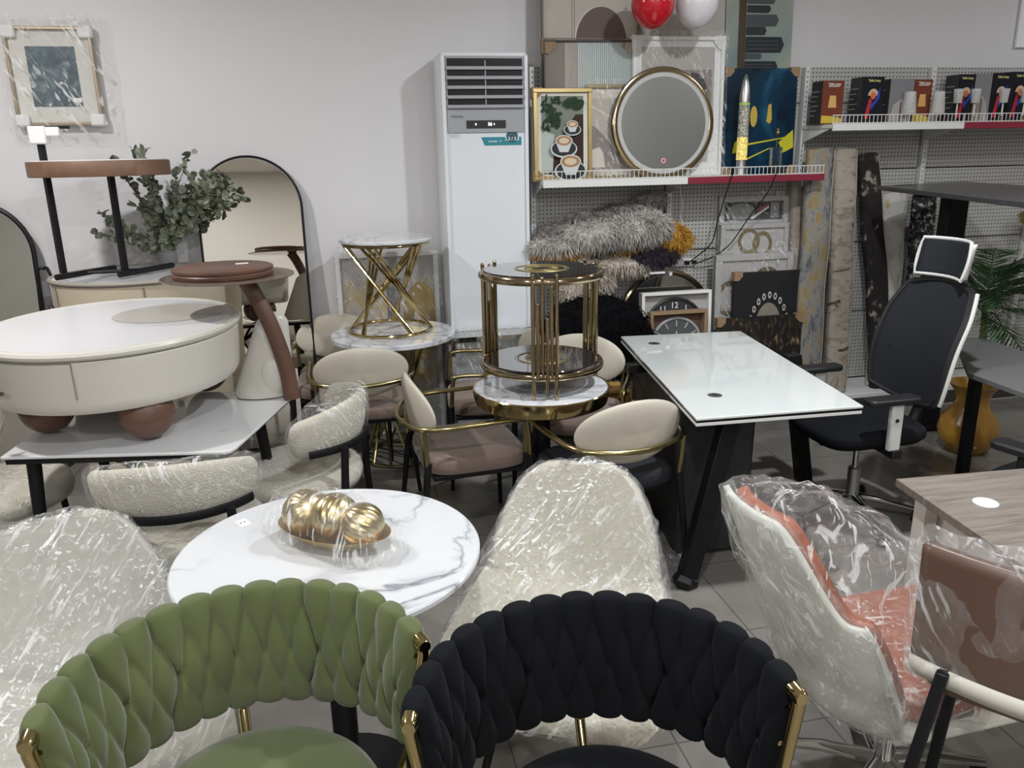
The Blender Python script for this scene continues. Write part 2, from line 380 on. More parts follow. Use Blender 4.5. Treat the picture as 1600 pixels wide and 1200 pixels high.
woven_chair('olive green velvet chair with a woven strap backrest, in front of the marble table', (-.222, 1.20, 0), PI+.19, GREENV)
woven_chair('black velvet chair with a woven strap backrest and gold legs', (.354, 1.012, 0), PI-.118, BLACKV)

# ================================================================ wrapping helper
def wrap(parent, parts, material=None, grow=.012, voxel=.022, wrinkle=.012, seed=0, extra=()):
    """loose film pulled tight around the given parts (their hull, pushed out and crumpled)"""
    pts = []
    for o in parts:
        for v in o.data.vertices: pts.append(v.co.copy())
    pts += [Vector(e) for e in extra]
    bm = bmesh.new()
    for p in pts[::max(1, len(pts)//1500)]: bm.verts.new(p)
    for e in extra: bm.verts.new(e)
    r = bmesh.ops.convex_hull(bm, input=bm.verts)
    bmesh.ops.delete(bm, geom=[v for v in bm.verts if not v.link_faces], context='VERTS')
    for _ in range(9):
        le = [e for e in bm.edges if e.calc_length() > .045]
        if not le: break
        bmesh.ops.subdivide_edges(bm, edges=le, cuts=1); bmesh.ops.triangulate(bm, faces=[f for f in bm.faces if len(f.verts) > 4])
    bmesh.ops.triangulate(bm, faces=bm.faces)
    bmesh.ops.smooth_vert(bm, verts=bm.verts, factor=.5, use_axis_x=True, use_axis_y=True, use_axis_z=True)
    bm.normal_update()
    for v in bm.verts:
        q = v.co*14+Vector((seed, seed*2, 0)); q.z *= .5
        v.co += v.normal*(grow+wrinkle*noise.noise(q)+wrinkle*.5*noise.noise(q*2.7))
    me = bpy.data.meshes.new('plastic_wrap'); bm.to_mesh(me); bm.free(); me.materials.append(material or FILM)
    me.polygons.foreach_set('use_smooth', [True]*len(me.polygons))
    o = bpy.data.objects.new('plastic_wrap', me); COL.objects.link(o); o.parent = parent
    return o
def skin(parent, src, material=None, off=.006, wrinkle=.006, seed=0):
    """film clinging to one part: the part's surface pushed outwards and crumpled"""
    dg = bpy.context.evaluated_depsgraph_get(); ev = src.evaluated_get(dg)
    me = bpy.data.meshes.new_from_object(ev); bm = bmesh.new(); bm.from_mesh(me); bm.normal_update()
    for v in bm.verts:
        q = v.co*22+Vector((seed, 0, 0)); v.co += v.normal*(off+wrinkle*noise.noise(q)+wrinkle*.5*noise.noise(q*3))
    bm.to_mesh(me); bm.free(); me.materials.clear(); me.materials.append(material or FILM)
    me.polygons.foreach_set('material_index', [0]*len(me.polygons)); me.polygons.foreach_set('use_smooth', [True]*len(me.polygons))
    o = bpy.data.objects.new('plastic_wrap', me); COL.objects.link(o); o.parent = parent
    return o

# ================================================================ cream oval-back armchairs
def leg_taper(p0, p1, r0, r1, m, t, name='leg'):
    return MB().tube([p0, ((p0[0]+p1[0])/2, (p0[1]+p1[1])/2, (p0[2]+p1[2])/2), p1], [r0, (r0+r1)/2, r1], 12).build(name, m, t)
def oval_chair(label, loc, rz, seatmat, legmat=BLACK):
    t = thing('oval_back_armchair', label, 'chair', loc, rz, 'cream oval-back armchairs')
    def seat(u, v):
        a = u*2*PI; c, s = math.cos(a), math.sin(a); e = .42
        X = .245*math.copysign(abs(c)**e, c); Y = .235*math.copysign(abs(s)**e, s)+.015
        pr = [(0, .40), (.9, .40), (.98, .41), (1.0, .435), (.985, .462), (.93, .476), (.6, .484), (0, .486)]
        k = v*(len(pr)-1); i = min(int(k), len(pr)-2); f = k-i
        q = pr[i][0]*(1-f)+pr[i+1][0]*f; z = pr[i][1]*(1-f)+pr[i+1][1]*f
        return (X*max(q, .001), Y*max(q, .001), z)
    MB().grid(seat, 48, 22, cu=True).build('seat', seatmat, t, angle=80)
    def back(u, v):                                        # oval pad bent around the sitter
        a = u*2*PI; q = math.sin(v*PI); d = math.cos(v*PI)
        q = q**.55 if q > 0 else 0
        x = .245*math.cos(a)*q; z = .135*math.sin(a)*q
        y = -.235-d*.026*(1 if abs(d) < 1 else 1)+.9*x*x-.12*z
        return (x, y, .672+z)
    MB().grid(back, 56, 18, cu=True).build('backrest', CREAM, t, angle=80)
    rail = spline([(-.262, .235, .44), (-.266, .222, .60), (-.268, .19, .635), (-.272, 0, .635), (-.262, -.16, .63), (-.19, -.255, .622), (0, -.296, .615), (.19, -.255, .622), (.262, -.16, .63), (.272, 0, .635), (.268, .19, .635), (.266, .222, .60), (.262, .235, .44)], 6)
    MB().tube(rail, .0115, 12).build('arm_rail', BRASS, t)
    for s in (-1, 1):
        leg_taper((s*.262, .235, .47), (s*.268, .245, .005), .0165, .010, legmat, t)
        leg_taper((s*.225, -.215, .47), (s*.262, -.27, .005), .0165, .010, legmat, t)
        MB().tube([(s*.232, -.232, .625), (s*.226, -.22, .46)], [.012, .015], 10).build('leg_sleeve', BRASS, t)
    MB().tube([(0, -.296, .615), (0, -.245, .60)], .007, 8).build('back_bracket', BRASS, t)
    MB().box((0, .01, .39), (.44, .40, .022)).build('seat_frame', legmat, t, bevel=.004)
    return t
oval_chair('cream oval-back armchair with brown seat, turned away, in front of the rearmost round marble table', (.03, 4.25, 0), .02, TAUPE)
oval_chair('cream oval-back armchair with brown seat, side on, left of the gold-rimmed table', (.47, 3.44, 0), -PI/2+.10, TAUPE)
oval_chair('cream oval-back armchair with dark charcoal seat, nearest the white glass desk', (1.02, 3.05, 0), .20, CHARCOAL)
oval_chair('cream oval-back armchair behind the gold-rimmed table, in front of the black fur rug', (1.09, 3.77, 0), PI-.42, TAUPE)
oval_chair('cream oval-back armchair with brown seat, between air conditioner and gold-framed table', (.74, 4.19, 0), PI/2-.1, TAUPE)
oval_chair('cream oval-back armchair against the wall behind the gold hourglass table', (-.09, 4.72, 0), PI, TAUPE)

# ================================================================ wrapped bouclé barrel chairs
def barrel_chair(label, loc, rz, half=100, film_=None, seed=0, h=.80):
    t = thing('wrapped_barrel_chair', label, 'chair', loc, rz, 'wrapped cream barrel chairs')
    A = math.radians(half)
    def back(u, v):
        a = -PI/2+(u*2-1)*A; p = v*2*PI; e = (abs(u*2-1))
        endr = (1-max(0, (e-.88)/.12)**2)**.5 if e > .88 else 1
        zc = .69-.03*e**2; hh = (.105-.03*e*e)*endr
        r = .268+.036*math.cos(p)*endr+.02*math.sin(p)
        return (r*math.cos(a), r*math.sin(a), zc+hh*math.copysign(abs(math.sin(p))**.7, math.sin(p)))
    bk = MB().grid(back, 48, 20, cv=True).build('backrest', BOUCLE, t, angle=80)
    MB().grid(lambda u, v: ((.308+.006*math.cos(v*2*PI))*math.cos(-PI/2+(u*2-1)*A*.8), (.308+.006*math.cos(v*2*PI))*math.sin(-PI/2+(u*2-1)*A*.8), .612+.017*math.sin(v*2*PI)), 40, 10, cv=True).build('back_band', BLACK, t)
    st = MB().lathe([(.001, .38), (.22, .38), (.265, .40), (.275, .43), (.265, .465), (.23, .48), (.001, .487)], 48).build('seat', BOUCLE, t, angle=80)
    for s in (-1, 1):
        leg_taper((s*.20, .17, .42), (s*.23, .20, .005), .017, .011, BLACK, t)
        MB().tube([(s*.185, -.262, .615), (s*.19, -.25, .40), (s*.215, -.27, .005)], [.016, .017, .011], 12).build('leg', BLACK, t)
    wrap(t, [bk], film_, seed=seed, grow=.014)
    skin(t, st, film_, seed=seed)
    return t
barrel_chair('plastic-wrapped cream barrel chair with black back band, turned away, left of the gold bowl', (-.635, 2.87, 0), .03, 68, seed=1)
barrel_chair('plastic-wrapped cream barrel chair beyond the round marble table, beside the white dining table corner', (-.27, 3.34, 0), PI/2-.25, 78, seed=5)
barrel_chair('plastic-wrapped cream barrel chair between the green chair and the left picture edge', (-1.13, 2.48, 0), -.4, 80, seed=12)
barrel_chair('plastic-wrapped cream barrel chair at the left picture edge behind the brown ball feet', (-1.47, 3.42, 0), -PI/2+.15, 90, seed=9)

# ================================================================ wrapped scoop chairs
def scoop_mesh(prof, wid, cup, n=30, thick=.035):
    """prof: list of (y, z) from the seat's front edge to the back's top; wid: half width along it; cup: how far the sides rise"""
    P = spline([(0, a, b) for a, b in prof], 6); m = len(P)
    def lerp(l, t):
        k = t*(len(l)-1); i = min(int(k), len(l)-2); return l[i]*(1-(k-i))+l[i+1]*(k-i)
    def fn(u, v):
        i = v*(m-1); i0 = min(int(i), m-2); f = i-i0; c = P[i0].lerp(P[i0+1], f)
        t = (P[min(i0+1, m-1)]-P[max(i0-1, 0)]).normalized(); nrm = Vector((0, -t.z, t.y))   # points to the sitter's side... up/forward
        if nrm.z < 0 and nrm.y < 0: nrm = -nrm
        x = u*2-1; w = lerp(wid, v); cc = lerp(cup, v)
        s = math.sin(x*PI/2)
        return c+Vector((w*s, 0, 0))+Vector((0, abs(t.z), abs(t.y)))*cc*abs(s)**2.2
    return fn, n, m
def scoop_chair(label, loc, rz, fabric, film_, seed=0, quilt=False):
    t = thing('wrapped_scoop_chair', label, 'chair', loc, rz, 'wrapped cream scoop chairs')
    prof = [(.36, .405), (.33, .45), (.05, .445), (-.13, .45), (-.215, .50), (-.265, .60), (-.295, .70), (-.318, .795), (-.325, .82)]
    wid = [.18, .28, .30, .29, .27, .25, .245, .235, .215, .18, .12, .02]
    fn, n, m = scoop_mesh(prof, wid, [0, .02, .05, .07, .09, .09, .085, .07, .05, .03, .01, 0])
    sh = MB().grid(fn, n, 56).build('seat_shell', fabric, t, solid=.045, angle=80)
    sh2 = MB().grid(lambda u, v: Vector(fn(u, v))+Vector((0, -.028-.01*abs(u*2-1), -.012)), n, 56).build('outer_shell', fabric, t, solid=.012, angle=80)
    MB().box((0, 0, .385), (.30, .30, .02)).build('seat_frame', BLACK, t, bevel=.004)
    for s in (-1, 1):
        leg_taper((s*.13, .13, .40), (s*.21, .22, .005), .015, .010, BLACK, t)
        leg_taper((s*.13, -.13, .40), (s*.21, -.22, .005), .015, .010, BLACK, t)
    skin(t, sh, film_, .008, .010, seed)
    w = wrap(t, [sh2], film_, grow=.016, seed=seed, wrinkle=.016)
    return t
CREAMQ = mat('cream_woven_fabric', (.50, .47, .385), .85, bump=.8, bscale=90, sheen=.2, bdist=.006)
GREIGE = mat('greige_leatherette', (.43, .41, .36), .6, bump=.2, bscale=120)
scoop_chair('plastic-wrapped cream high-back chair between the marble table and the white desk', (.525, 1.91, 0), PI-.42, CREAMQ, FILM2, 3)
t = thing('loose_plastic_film', 'crumpled clear film on the floor beside the slanted leg of the white desk', 'plastic film', (1.17, 3.02, .002), .3)
MB().grid(lambda u, v: ((u-.5)*.34+.02*math.sin(v*9), (v-.5)*.5+.03*math.sin(u*7), .012+.05*abs(noise.noise(Vector((u*5, v*6, 2))))+.10*max(0, .25-abs(u-.5))*v), 40, 50).build('film_sheet', FILM, t, angle=180)
scoop_chair('plastic-wrapped greige high-back chair behind the green woven chair, left edge', (-.71, 1.88, 0), PI+.35, GREIGE, FILM, 7)
# ================================================================ round marble table with wrapped gold bowl
t = thing('round_marble_table', 'large round white marble table in the foreground behind the green chair', 'table', (-.10, 1.955, 0))
MB().cyl((0, 0, .735), .395, .018, 96, bev=.004).build('tabletop', MB1, t)
MB().lathe([(.001, 0), (.20, 0), (.20, .012), (.05, .03), (.035, .06), (.035, .70), (.12, .725), (.12, .735), (.001, .735)], 40).build('pedestal', BLACK, t)
g = MB().box((-.24, .22, .7537), (.03, .045, .0006), rz=.5); g.build('price_sticker', PAPER, t)
text('sticker_code', 'F7', .02, INK, t, Matrix.Translation((-.24, .22, .7541))@Matrix.Rotation(.5, 4, 'Z'), ext=.0001)
b0 = thing('gold_bowl', 'gold oval bowl holding gold balls, in clear film, on the round marble table', 'bowl', (-.085, 1.985, .753), -.62)
GOLDB = mat('gold_leaf', (.62, .45, .20), .32, 1, bump=.3, bscale=60)
MB().lathe([(.001, 0), (.07, 0), (.11, .015), (.15, .04), (.168, .052), (.160, .05), (.12, .024), (.07, .010), (.001, .010)], 64, sx=1, sy=.55).build('bowl', GOLDB, b0)
RIBG = mat('ribbed_gold_ball', (.56, .46, .26), .33, 1)
balls = []
for i, (x, y, r) in enumerate(((-.085, 0, .062), (.005, .004, .064), (.09, 0, .058))):
    def bs(u, v, r=r):
        a = u*2*PI; p = v*PI; rr = r*(1+.05*abs(math.sin(a*9+1.5*math.sin(p*2))))*math.sin(p)
        return (rr*math.cos(a), rr*math.sin(a), r*math.cos(p))
    o = thing('gold_ball', ['ribbed gold decorative ball at the left end of the gold bowl', 'ribbed gold decorative ball in the middle of the gold bowl', 'ribbed gold decorative ball at the right end of the gold bowl'][i], 'ornament', (0, 0, 0), 0, 'gold balls in the bowl')
    c = MB().grid(bs, 90, 24, cu=True).build('gold_ball', RIBG, None, angle=80); bpy.data.objects.remove(o)
    tag(c, ['ribbed gold decorative ball at the left end of the gold bowl', 'ribbed gold decorative ball in the middle of the gold bowl', 'ribbed gold decorative ball at the right end of the gold bowl'][i], 'ornament', 'gold balls in the bowl')
    X = Matrix.Translation((-.085, 1.985, .753))@Matrix.Rotation(-.62, 4, 'Z')@Matrix.Translation((x, y, .012+r))
    c.matrix_world = X@Matrix.Rotation([.5, -.6, .3][i], 4, 'X')@Matrix.Rotation([.7, .2, -.8][i], 4, 'Y')
    balls.append((x, y, r))
ex = []
for x, y, r in balls:
    for k in range(60):
        v = Vector((random.gauss(0, 1), random.gauss(0, 1), random.gauss(0, 1))).normalized(); ex.append((x+v.x*r*1.05, y+v.y*r*1.05, max(.004, .012+r+v.z*r*1.05)))
ex += [(-.235, .02, .05), (-.22, -.03, .03), (-.225, .03, .09), (.22, 0, .004), (.24, -.05, .004), (.20, .06, .004), (.15, -.10, .003), (-.1, -.10, .003), (-.05, .11, .003)]
wr = wrap(b0, [], BAG, grow=.006, seed=3, wrinkle=.016, extra=ex)
for v in wr.data.vertices: v.co.z = max(v.co.z, .002)

# ================================================================ white glass dining table
t = thing('glass_dining_table', 'white glass-top dining table with black legs under the oval coffee table', 'table', (0, 0, 0))
WG = mat('white_glass', (.66, .66, .66), .05, coat=1)
poly = [(-1.50, 2.90), (-.47, 2.80), (-.44, 2.815), (-.27, 3.46), (-.28, 3.50), (-1.48, 3.72), (-1.85, 3.65), (-1.80, 2.95)]
poly = [(-1.24, 2.935), (-.475, 2.795), (-.45, 2.80), (-.435, 2.825), (-.255, 3.47), (-.265, 3.50), (-.295, 3.51), (-1.13, 3.70), (-1.155, 3.68)]
MB().prism(poly, .738, .75).build('glass_top', WG, t, bevel=.003)
MB().prism([(p[0]*.96-.04, p[1]*.96+.13) for p in poly], .715, .738).build('underframe', BLACK, t)
for x, y, dx, dy in ((-1.17, 3.03, -.03, -.05), (-.60, 2.95, .05, -.06), (-.42, 3.38, .06, .05), (-1.09, 3.55, -.04, .05)):
    leg_taper((x, y, .72), (x+dx, y+dy, .004), .026, .016, BLACK, t)
f = MB()
for k in range(5): f.tube([(-.95+k*.07, 3.02, .715), (-.80-k*.06, 3.22, .50), (-.95+k*.05, 3.4, .10)], .010, 8)
f.build('cross_brace', BLACK, t)
text('price_tag', 'F7', .035, mat('grey_print', (.35, .35, .35), .6), t, Matrix.Translation((-.50, 3.02, .7505))@Matrix.Rotation(.1, 4, 'Z'), ext=.0002)

# oval coffee table on ball feet
cx, cy, rot = -.925, 3.385, .0
t = thing('oval_coffee_table', 'large oval ivory coffee table with drawer and brown ball feet on the white glass table', 'coffee table', (cx, cy, .751), rot)
R1, R2 = .475, .545
def ov(prof, n=96, m=None, mb=None):
    mb = mb or MB(); return mb.lathe(prof, n, m, None, 1, R2/R1)
ov([(.001, .14), (R1-.06, .14), (R1-.03, .148), (R1-.018, .165), (R1-.014, .19), (R1-.004, .335), (R1-.008, .34), (.001, .34)]).build('body', IVORY, t)
ov([(.001, .344), (R1-.002, .344), (R1+.006, .352), (R1+.008, .362), (R1+.002, .372), (R1-.010, .376), (R1-.022, .3735), (R1-.025, .371), (.001, .371)]).build('tabletop', IVORY, t)
ov([(.001, .371), (R1-.026, .371), (R1-.026, .3722), (.001, .3722)]).build('pale_top_panel', mat('pale_satin_panel', (.56, .56, .56), .3), t)
MB().lathe([(.001, 0), (.155, 0), (.165, .001), (.001, .0022)], 64, None, Matrix.Translation((.19, .13, .3725)), 1.35, 1.25).build('round_inlay', mat('pale_taupe_glass', (.46, .44, .40), .3), t)
def onoval(a, r=1.0, z=0): return Vector((R1*r*math.cos(a), R2*r*math.sin(a), z))
sm = MB()
for a in (-1.584, -2.9): sm.tube([onoval(a, .985, .21), onoval(a, .992, .27), onoval(a, .9965, .338)], .0022, 5)
sm.tube([onoval(-2.9+k*(1.316)/20, .998, .341) for k in range(21)], .002, 5)
sm.build('drawer_seam', mat('seam_shadow_line', (.25, .23, .2), .6), t)
a = -2.2; c = onoval(a, 1.0, .235); tg = (onoval(a+.1, 1.0, .25)-onoval(a-.1, 1.0, .25)).normalized(); on = Vector((tg.y, -tg.x, 0))
h = MB(); h.sphere(c+on*.028-tg*.05, .016); h.tube([c+on*.026-tg*.05, c+on*.022, c+on*.016+tg*.05], [.009, .009, .007], 10); h.tube([c+on*.028-tg*.05, c-on*.004-tg*.05], .006, 8)
h.build('drawer_handle', mat('gunmetal', (.25, .23, .21), .2, 1), t)
for x, y in ((.165, -.37), (-.225, -.20), (.28, .22), (-.18, .25)):
    MB().sphere((x, y, .098), .098, nu=40, nv=24).tube([(x+.0985*math.cos(k*PI/20), y+.0985*math.sin(k*PI/20), .092) for k in range(40)], .0016, 5, closed=True).build('ball_foot', WALNUT, t)

# brown side table with leaning leg and stone foot
t = thing('leather_side_table', 'brown leather-topped side table with curved leg and ivory foot beside the oval coffee table', 'side table', (-.36, 3.46, .751))
MB().cyl((-.115, -.04, .525), .262, .006, 72, bev=.002, sx=1.0, sy=.95).build('glass_disc', mat('smoked_glass', (.45, .36, .30), .03, trans=.75, ior=1.4), t)
MB().lathe([(.001, .531), (.185, .531), (.195, .535), (.198, .547), (.192, .553), (.196, .558), (.196, .566), (.186, .571), (.001, .571)], 64, None, Matrix.Translation((-.13, -.05, 0)), 1, .95).build('leather_top', WALNUT, t)
MB().tube(spline([(-.06, -.05, .525), (-.02, -.07, .46), (.03, -.085, .34), (.068, -.085, .20), (.085, -.085, .10), (.09, -.085, .004)], 6), 0.028, 18, flat=1.25).build('curved_leg', WALNUT, t)
def stone(u, v):
    a = u*2*PI; z = v
    w0 = .130-.072*z; w = w0*(1 if z < .86 else max(.02, 1-((z-.86)/.14)**2)**.5)*min(1, .86+z*3)
    cxx = .100-w0
    d = .065*(1-.5*z)*(1 if z < .93 else max(.02, 1-((z-.93)/.07)**2)**.5)
    return (cxx+w*math.cos(a), .0+d*math.sin(a), .004+.36*z)
MB().grid(stone, 40, 30, cu=True).sphere((.025, -.028, .095), .09, nu=32, nv=20, sc3=(.75, .5, 1.02)).build('ivory_foot', IVORY, t, angle=80)
MB().box((-.06, -.01, .5725), (.05, .03, .0008), rz=.2).build('price_sticker', PAPER, t)

# console cabinet with marble top against the wall
t = thing('oval_cabinet', 'cream oval cabinet with marble top against the wall, behind the coffee table', 'cabinet', (-1.09, 4.60, 0))
BEIGE = mat('warm_cream_panel', (.60, .52, .39), .45)
MB().lathe([(.001, .05), (.385, .05), (.395, .06), (.425, 1.12), (.43, 1.135), (.001, 1.135)], 72, None, None, 1, .86).build('body', BEIGE, t)
MB().lathe([(.001, 0), (.33, 0), (.33, .05), (.001, .05)], 48, None, None, 1, .86).build('plinth', BLACK, t)
MB().tube([(.43*math.cos(k*PI/36), .37*math.sin(k*PI/36), 1.15) for k in range(72)], .011, 8, closed=True).build('rim', mat('grey_taupe_rim', (.32, .29, .25), .4), t)
MB().cyl((0, 0, 1.136), .422, .018, 72, sx=1, sy=.86).build('marble_top', MB2, t)
sm = MB()
for a in (-2.55, -1.35): sm.tube([(.388*math.cos(a)*1.012, .388*math.sin(a)*.86*1.012, .1), (.43*math.cos(a), .43*math.sin(a)*.86, 1.13)], .0028, 5)
sm.build('door_seam', mat('door_gap', (.22, .19, .15), .7), t)
for a in (-2.78, -1.12):
    MB().sphere((.44*math.cos(a), .385*math.sin(a), 1.0), .018, sc3=(1, 1, 1.6)).build('door_knob', mat('dark_chrome', (.15, .14, .13), .12, 1), t)

# C-shaped tray table standing on the cabinet
t = thing('tray_side_table', 'black-legged side table with tan leather tray top, standing on the oval cabinet', 'side table', (-1.10, 4.55, 1.162))
def Wl(px, py, y): return at(px, py, y)-Vector((-1.10, 4.55, 1.162))
zt = .50
MB().cyl((-.085, -.02, zt), .335, .075, 72, bev=.004, sx=1, sy=.62).build('leather_tray', TAN, t)
MB().cyl((-.085, -.02, zt+.076), .325, .004, 72, sx=1, sy=.62).build('tray_inlay', WHITE, t)
MB().tube([(-.325, -.06, .024), (-.325, -.06, .66)], .019, 4).build('post', BLACK, t)
MB().tube([(-.03, -.06, .024), (-.03, -.06, .50)], .019, 4).build('post', BLACK, t)
for x in (-.33, -.035): MB().tube([(x, -.16, .0155), (x+.20, .14, .0155)], .0155, 12).build('foot_bar', BLACK, t)
MB().tube([(-.29, -.02, .0155), (.06, -.0, .0155)], .010, 8).build('cross_bar', BLACK, t)
MB().box((-.325, -.06, .70), (.08, .075, .085)).box((-.26, -.06, .715), (.07, .06, .045)).build('foam_corner', FOAM, t, bevel=.008)
MB().tube([(-.30, -.07, .735), (-.18, -.07, .735)], .007, 6).build('top_rod', BLACK, t)

# eucalyptus in a vase behind it
t = thing('eucalyptus_arrangement', 'grey-green eucalyptus branches standing behind the tray table on the oval cabinet', 'plant', (-.98, 4.80, 1.162))
EU = ramp_on(mat('eucalyptus_leaf', (.13, .17, .10), .7), [(.3, (.10, .125, .085)), (.7, (.30, .33, .24))], 25, 2)
MB().lathe([(.001, 0), (.04, 0), (.055, .03), (.05, .08), (.03, .10), (.026, .10), (.04, .07), (.001, .01)], 24).build('vase', mat('grey_vase', (.2, .2, .2), .5), t)
rs = random.Random(11); lv = MB(); st = MB()
for k in range(28):
    a = -PI/2+rs.uniform(-2.2, 2.2)+PI/2; ln = rs.uniform(.22, .52)
    ex_ = rs.uniform(-.30, .34); top = Vector((ex_, rs.uniform(-.16, .12), .12+math.sqrt(max(.01, ln*ln-ex_*ex_*.5))))
    if k < 4: top = Vector(((.38, .32, .42, .25)[k], rs.uniform(-.1, .1), (.42, .46, .36, .50)[k]))
    if k == 4: top = Vector((-.33, -.03, .20))
    pts = spline([(0, 0, .08), (top.x*.35, top.y*.4, top.z*.55), tuple(top)], 12)
    st.tube(pts, .002, 5)
    for i in range(4, len(pts), 1):
        for s in (0, 1):
            if rs.random() < .14: continue
            d = Vector((rs.gauss(0, 1), rs.gauss(0, 1), rs.gauss(.2, .8))).normalized()
            c = pts[i]+d*.022; L = rs.uniform(.017, .030); W = L*rs.uniform(.6, .85)
            u = (c-pts[i]).normalized(); vv = u.cross(Vector((rs.gauss(0, 1), rs.gauss(0, 1), rs.gauss(0, 1)))).normalized(); nn = u.cross(vv)
            vs = [c+u*L*math.cos(q*PI/4)+vv*W*math.sin(q*PI/4)+nn*.004*math.cos(q*PI/2) for q in range(8)]
            if all(v.y+4.80 < 5.03 for v in vs) and all(v.z > .01 for v in vs): lv.add(vs, [tuple(range(8))])
st.build('stems', mat('stem_brown', (.15, .12, .07), .7), t); lv.build('leaves', EU, t, smooth=False)

# ================================================================ round table behind + gold hourglass table
t = thing('round_dining_table', 'round white marble table with gold crossed legs under the gold hourglass table', 'table', (.235, 4.56, 0))
MB().cyl((0, 0, .725), .355, .03, 80, bev=.004).build('tabletop', MB2, t)
f = MB()
for k in range(12):
    a = 2*PI*k/12; b2 = a+2.3
    f.tube([(.20*math.cos(a), .20*math.sin(a), .722), (.22*math.cos(b2), .22*math.sin(b2), .012)], .009, 8)
f.tube([(.22*math.cos(k*PI/24), .22*math.sin(k*PI/24), .012) for k in range(48)], .010, 8, closed=True)
f.build('crossed_rods', BRASS, t)
t = thing('hourglass_side_table', 'gold hourglass side table with white marble top standing on a round marble table', 'side table', (.225, 4.62, .756))
H = .535
MB().cyl((0, 0, H-.02), .262, .02, 80, bev=.004).build('tabletop', MB2, t)
MB().tube([(.238*math.cos(k*PI/36), .238*math.sin(k*PI/36), H-.03) for k in range(72)], .009, 8, closed=True).build('top_ring', GOLD, t)
MB().tube([(.235*math.cos(k*PI/36), .235*math.sin(k*PI/36), .010) for k in range(72)], .009, 8, closed=True).build('base_ring', GOLD, t)
for g_ in range(5):
    for q, dd in ((0, 0), (.16, .06), (.32, .12)):
        a = g_*2*PI/5+.3+q; b2 = a+2.35-dd*2
        MB().tube([(.238*math.cos(a), .238*math.sin(a), H-.032), (.235*math.cos(b2), .235*math.sin(b2), .010)], .0085, 8).build('rod', GOLD, t)

# ================================================================ gold-rimmed pedestal table + two-tier drum table
t = thing('gold_rim_pedestal_table', 'round marble table with deep polished gold rim and black column', 'table', (.80, 3.29, 0))
MB().cyl((0, 0, .74), .292, .012, 80, bev=.003).build('marble_top', MB2, t)
MB().lathe([(.001, .675), (.262, .675), (.292, .69), (.300, .72), (.302, .748), (.298, .753), (.292, .751), (.29, .739), (.001, .739)], 80).build('rim', GOLD, t)
MB().lathe([(.001, 0), (.23, 0), (.23, .012), (.045, .03), (.04, .05), (.04, .675), (.001, .675)], 40).build('column', BLACK, t)
t = thing('drum_side_table', 'two-tier drum table with gold tubes and black glass shelves on the gold-rimmed table', 'side table', (.815, 3.33, .754), 0)
SM = mat('black_printed_glass', (.012, .012, .014), .03, coat=1)
RT = .258
gp = mat('dull_gold_print', (.30, .24, .10), .35, .6)
for z, nm in ((.105, 'lower_shelf'), (.50, 'upper_shelf')):
    s_ = MB().cyl((0, 0, z), RT-.012, .008, 72, bev=.002).build(nm, SM, t)
    MB().tube([(RT*math.cos(k*PI/36), RT*math.sin(k*PI/36), z-.012) for k in range(72)], .014, 10, closed=True, flat=1.2).build('ring', CHAMP, t)
    pr = MB()
    for r_ in (.118, .107, .075, .045):
        pr.tube([(r_*math.cos(k*PI/24), r_*math.sin(k*PI/24), z+.0082) for k in range(48)], .0014 if r_ != .107 else .003, 4, closed=True)
    for k in range(24):
        a = 2*PI*k/24; pr.tube([(.05*math.cos(a), .05*math.sin(a), z+.0082), (.072*math.cos(a), .072*math.sin(a), z+.0082)], .0016, 4)
    pr.build('gold_emblem', gp, s_)
    if nm == 'lower_shelf':
        text('shelf_lettering', 'HERMES', .05, gp, s_, Matrix.Translation((.07, .15, z+.0082))@Matrix.Rotation(PI-.9, 4, 'Z'), ext=.0004)
for q in range(3):
    a0 = -PI/2-.19+q*2*PI/3
    hs = [(.0, .515), (.085, .40), (.095, .505), (.03, .34), (.09, .47), (.0, .515)]
    for j in range(6):
        a = a0+(j-2.5)*.072; z0, z1 = hs[j]; rr = RT+.006 if j % 2 == 0 else RT+.012
        tb = MB().tube([(rr*math.cos(a), rr*math.sin(a), z0), (rr*math.cos(a), rr*math.sin(a), z1)], .0085, 10); tb.sphere((rr*math.cos(a), rr*math.sin(a), z1), .0088, nu=12, nv=8)
        tb.build('upright_tube', CHAMP, t)
# ================================================================ white glass desk
t = thing('glass_top_desk', 'white glass-topped desk with black slanted leg and dark cabinet, in front of the mesh chair', 'desk', (0, 0, 0))
DG = mat('white_back_painted_glass', (.70, .74, .72), .05, coat=1)
A_, B_, C_, D_ = (1.437, 4.06), (2.115, 4.0), (1.943, 2.645), (1.252, 2.668)
def inset(s_): 
    mx_ = sum(p[0] for p in (A_, B_, C_, D_))/4; my_ = sum(p[1] for p in (A_, B_, C_, D_))/4
    return [((p[0]-mx_)*s_+mx_, (p[1]-my_)*s_+my_) for p in (D_, C_, B_, A_)]
MB().prism(inset(1), .752, .762).build('glass_top', DG, t, bevel=.002)
MB().prism(inset(.992), .741, .752).build('shadow_gap', BLACK, t)
MB().prism(inset(.996), .728, .741).build('lower_panel', WHITE, t, bevel=.002)
for px, py in ((1022, 537), (1117, 618)):
    p = onz(px, py, .762); g = MB().cyl((p.x, p.y, .7605), .030, .0035, 36).build('cable_grommet', STEEL, t)
    MB().cyl((p.x+.005, p.y+.008, .7638), .013, .0006, 20).build('grommet_slot', INK, g)
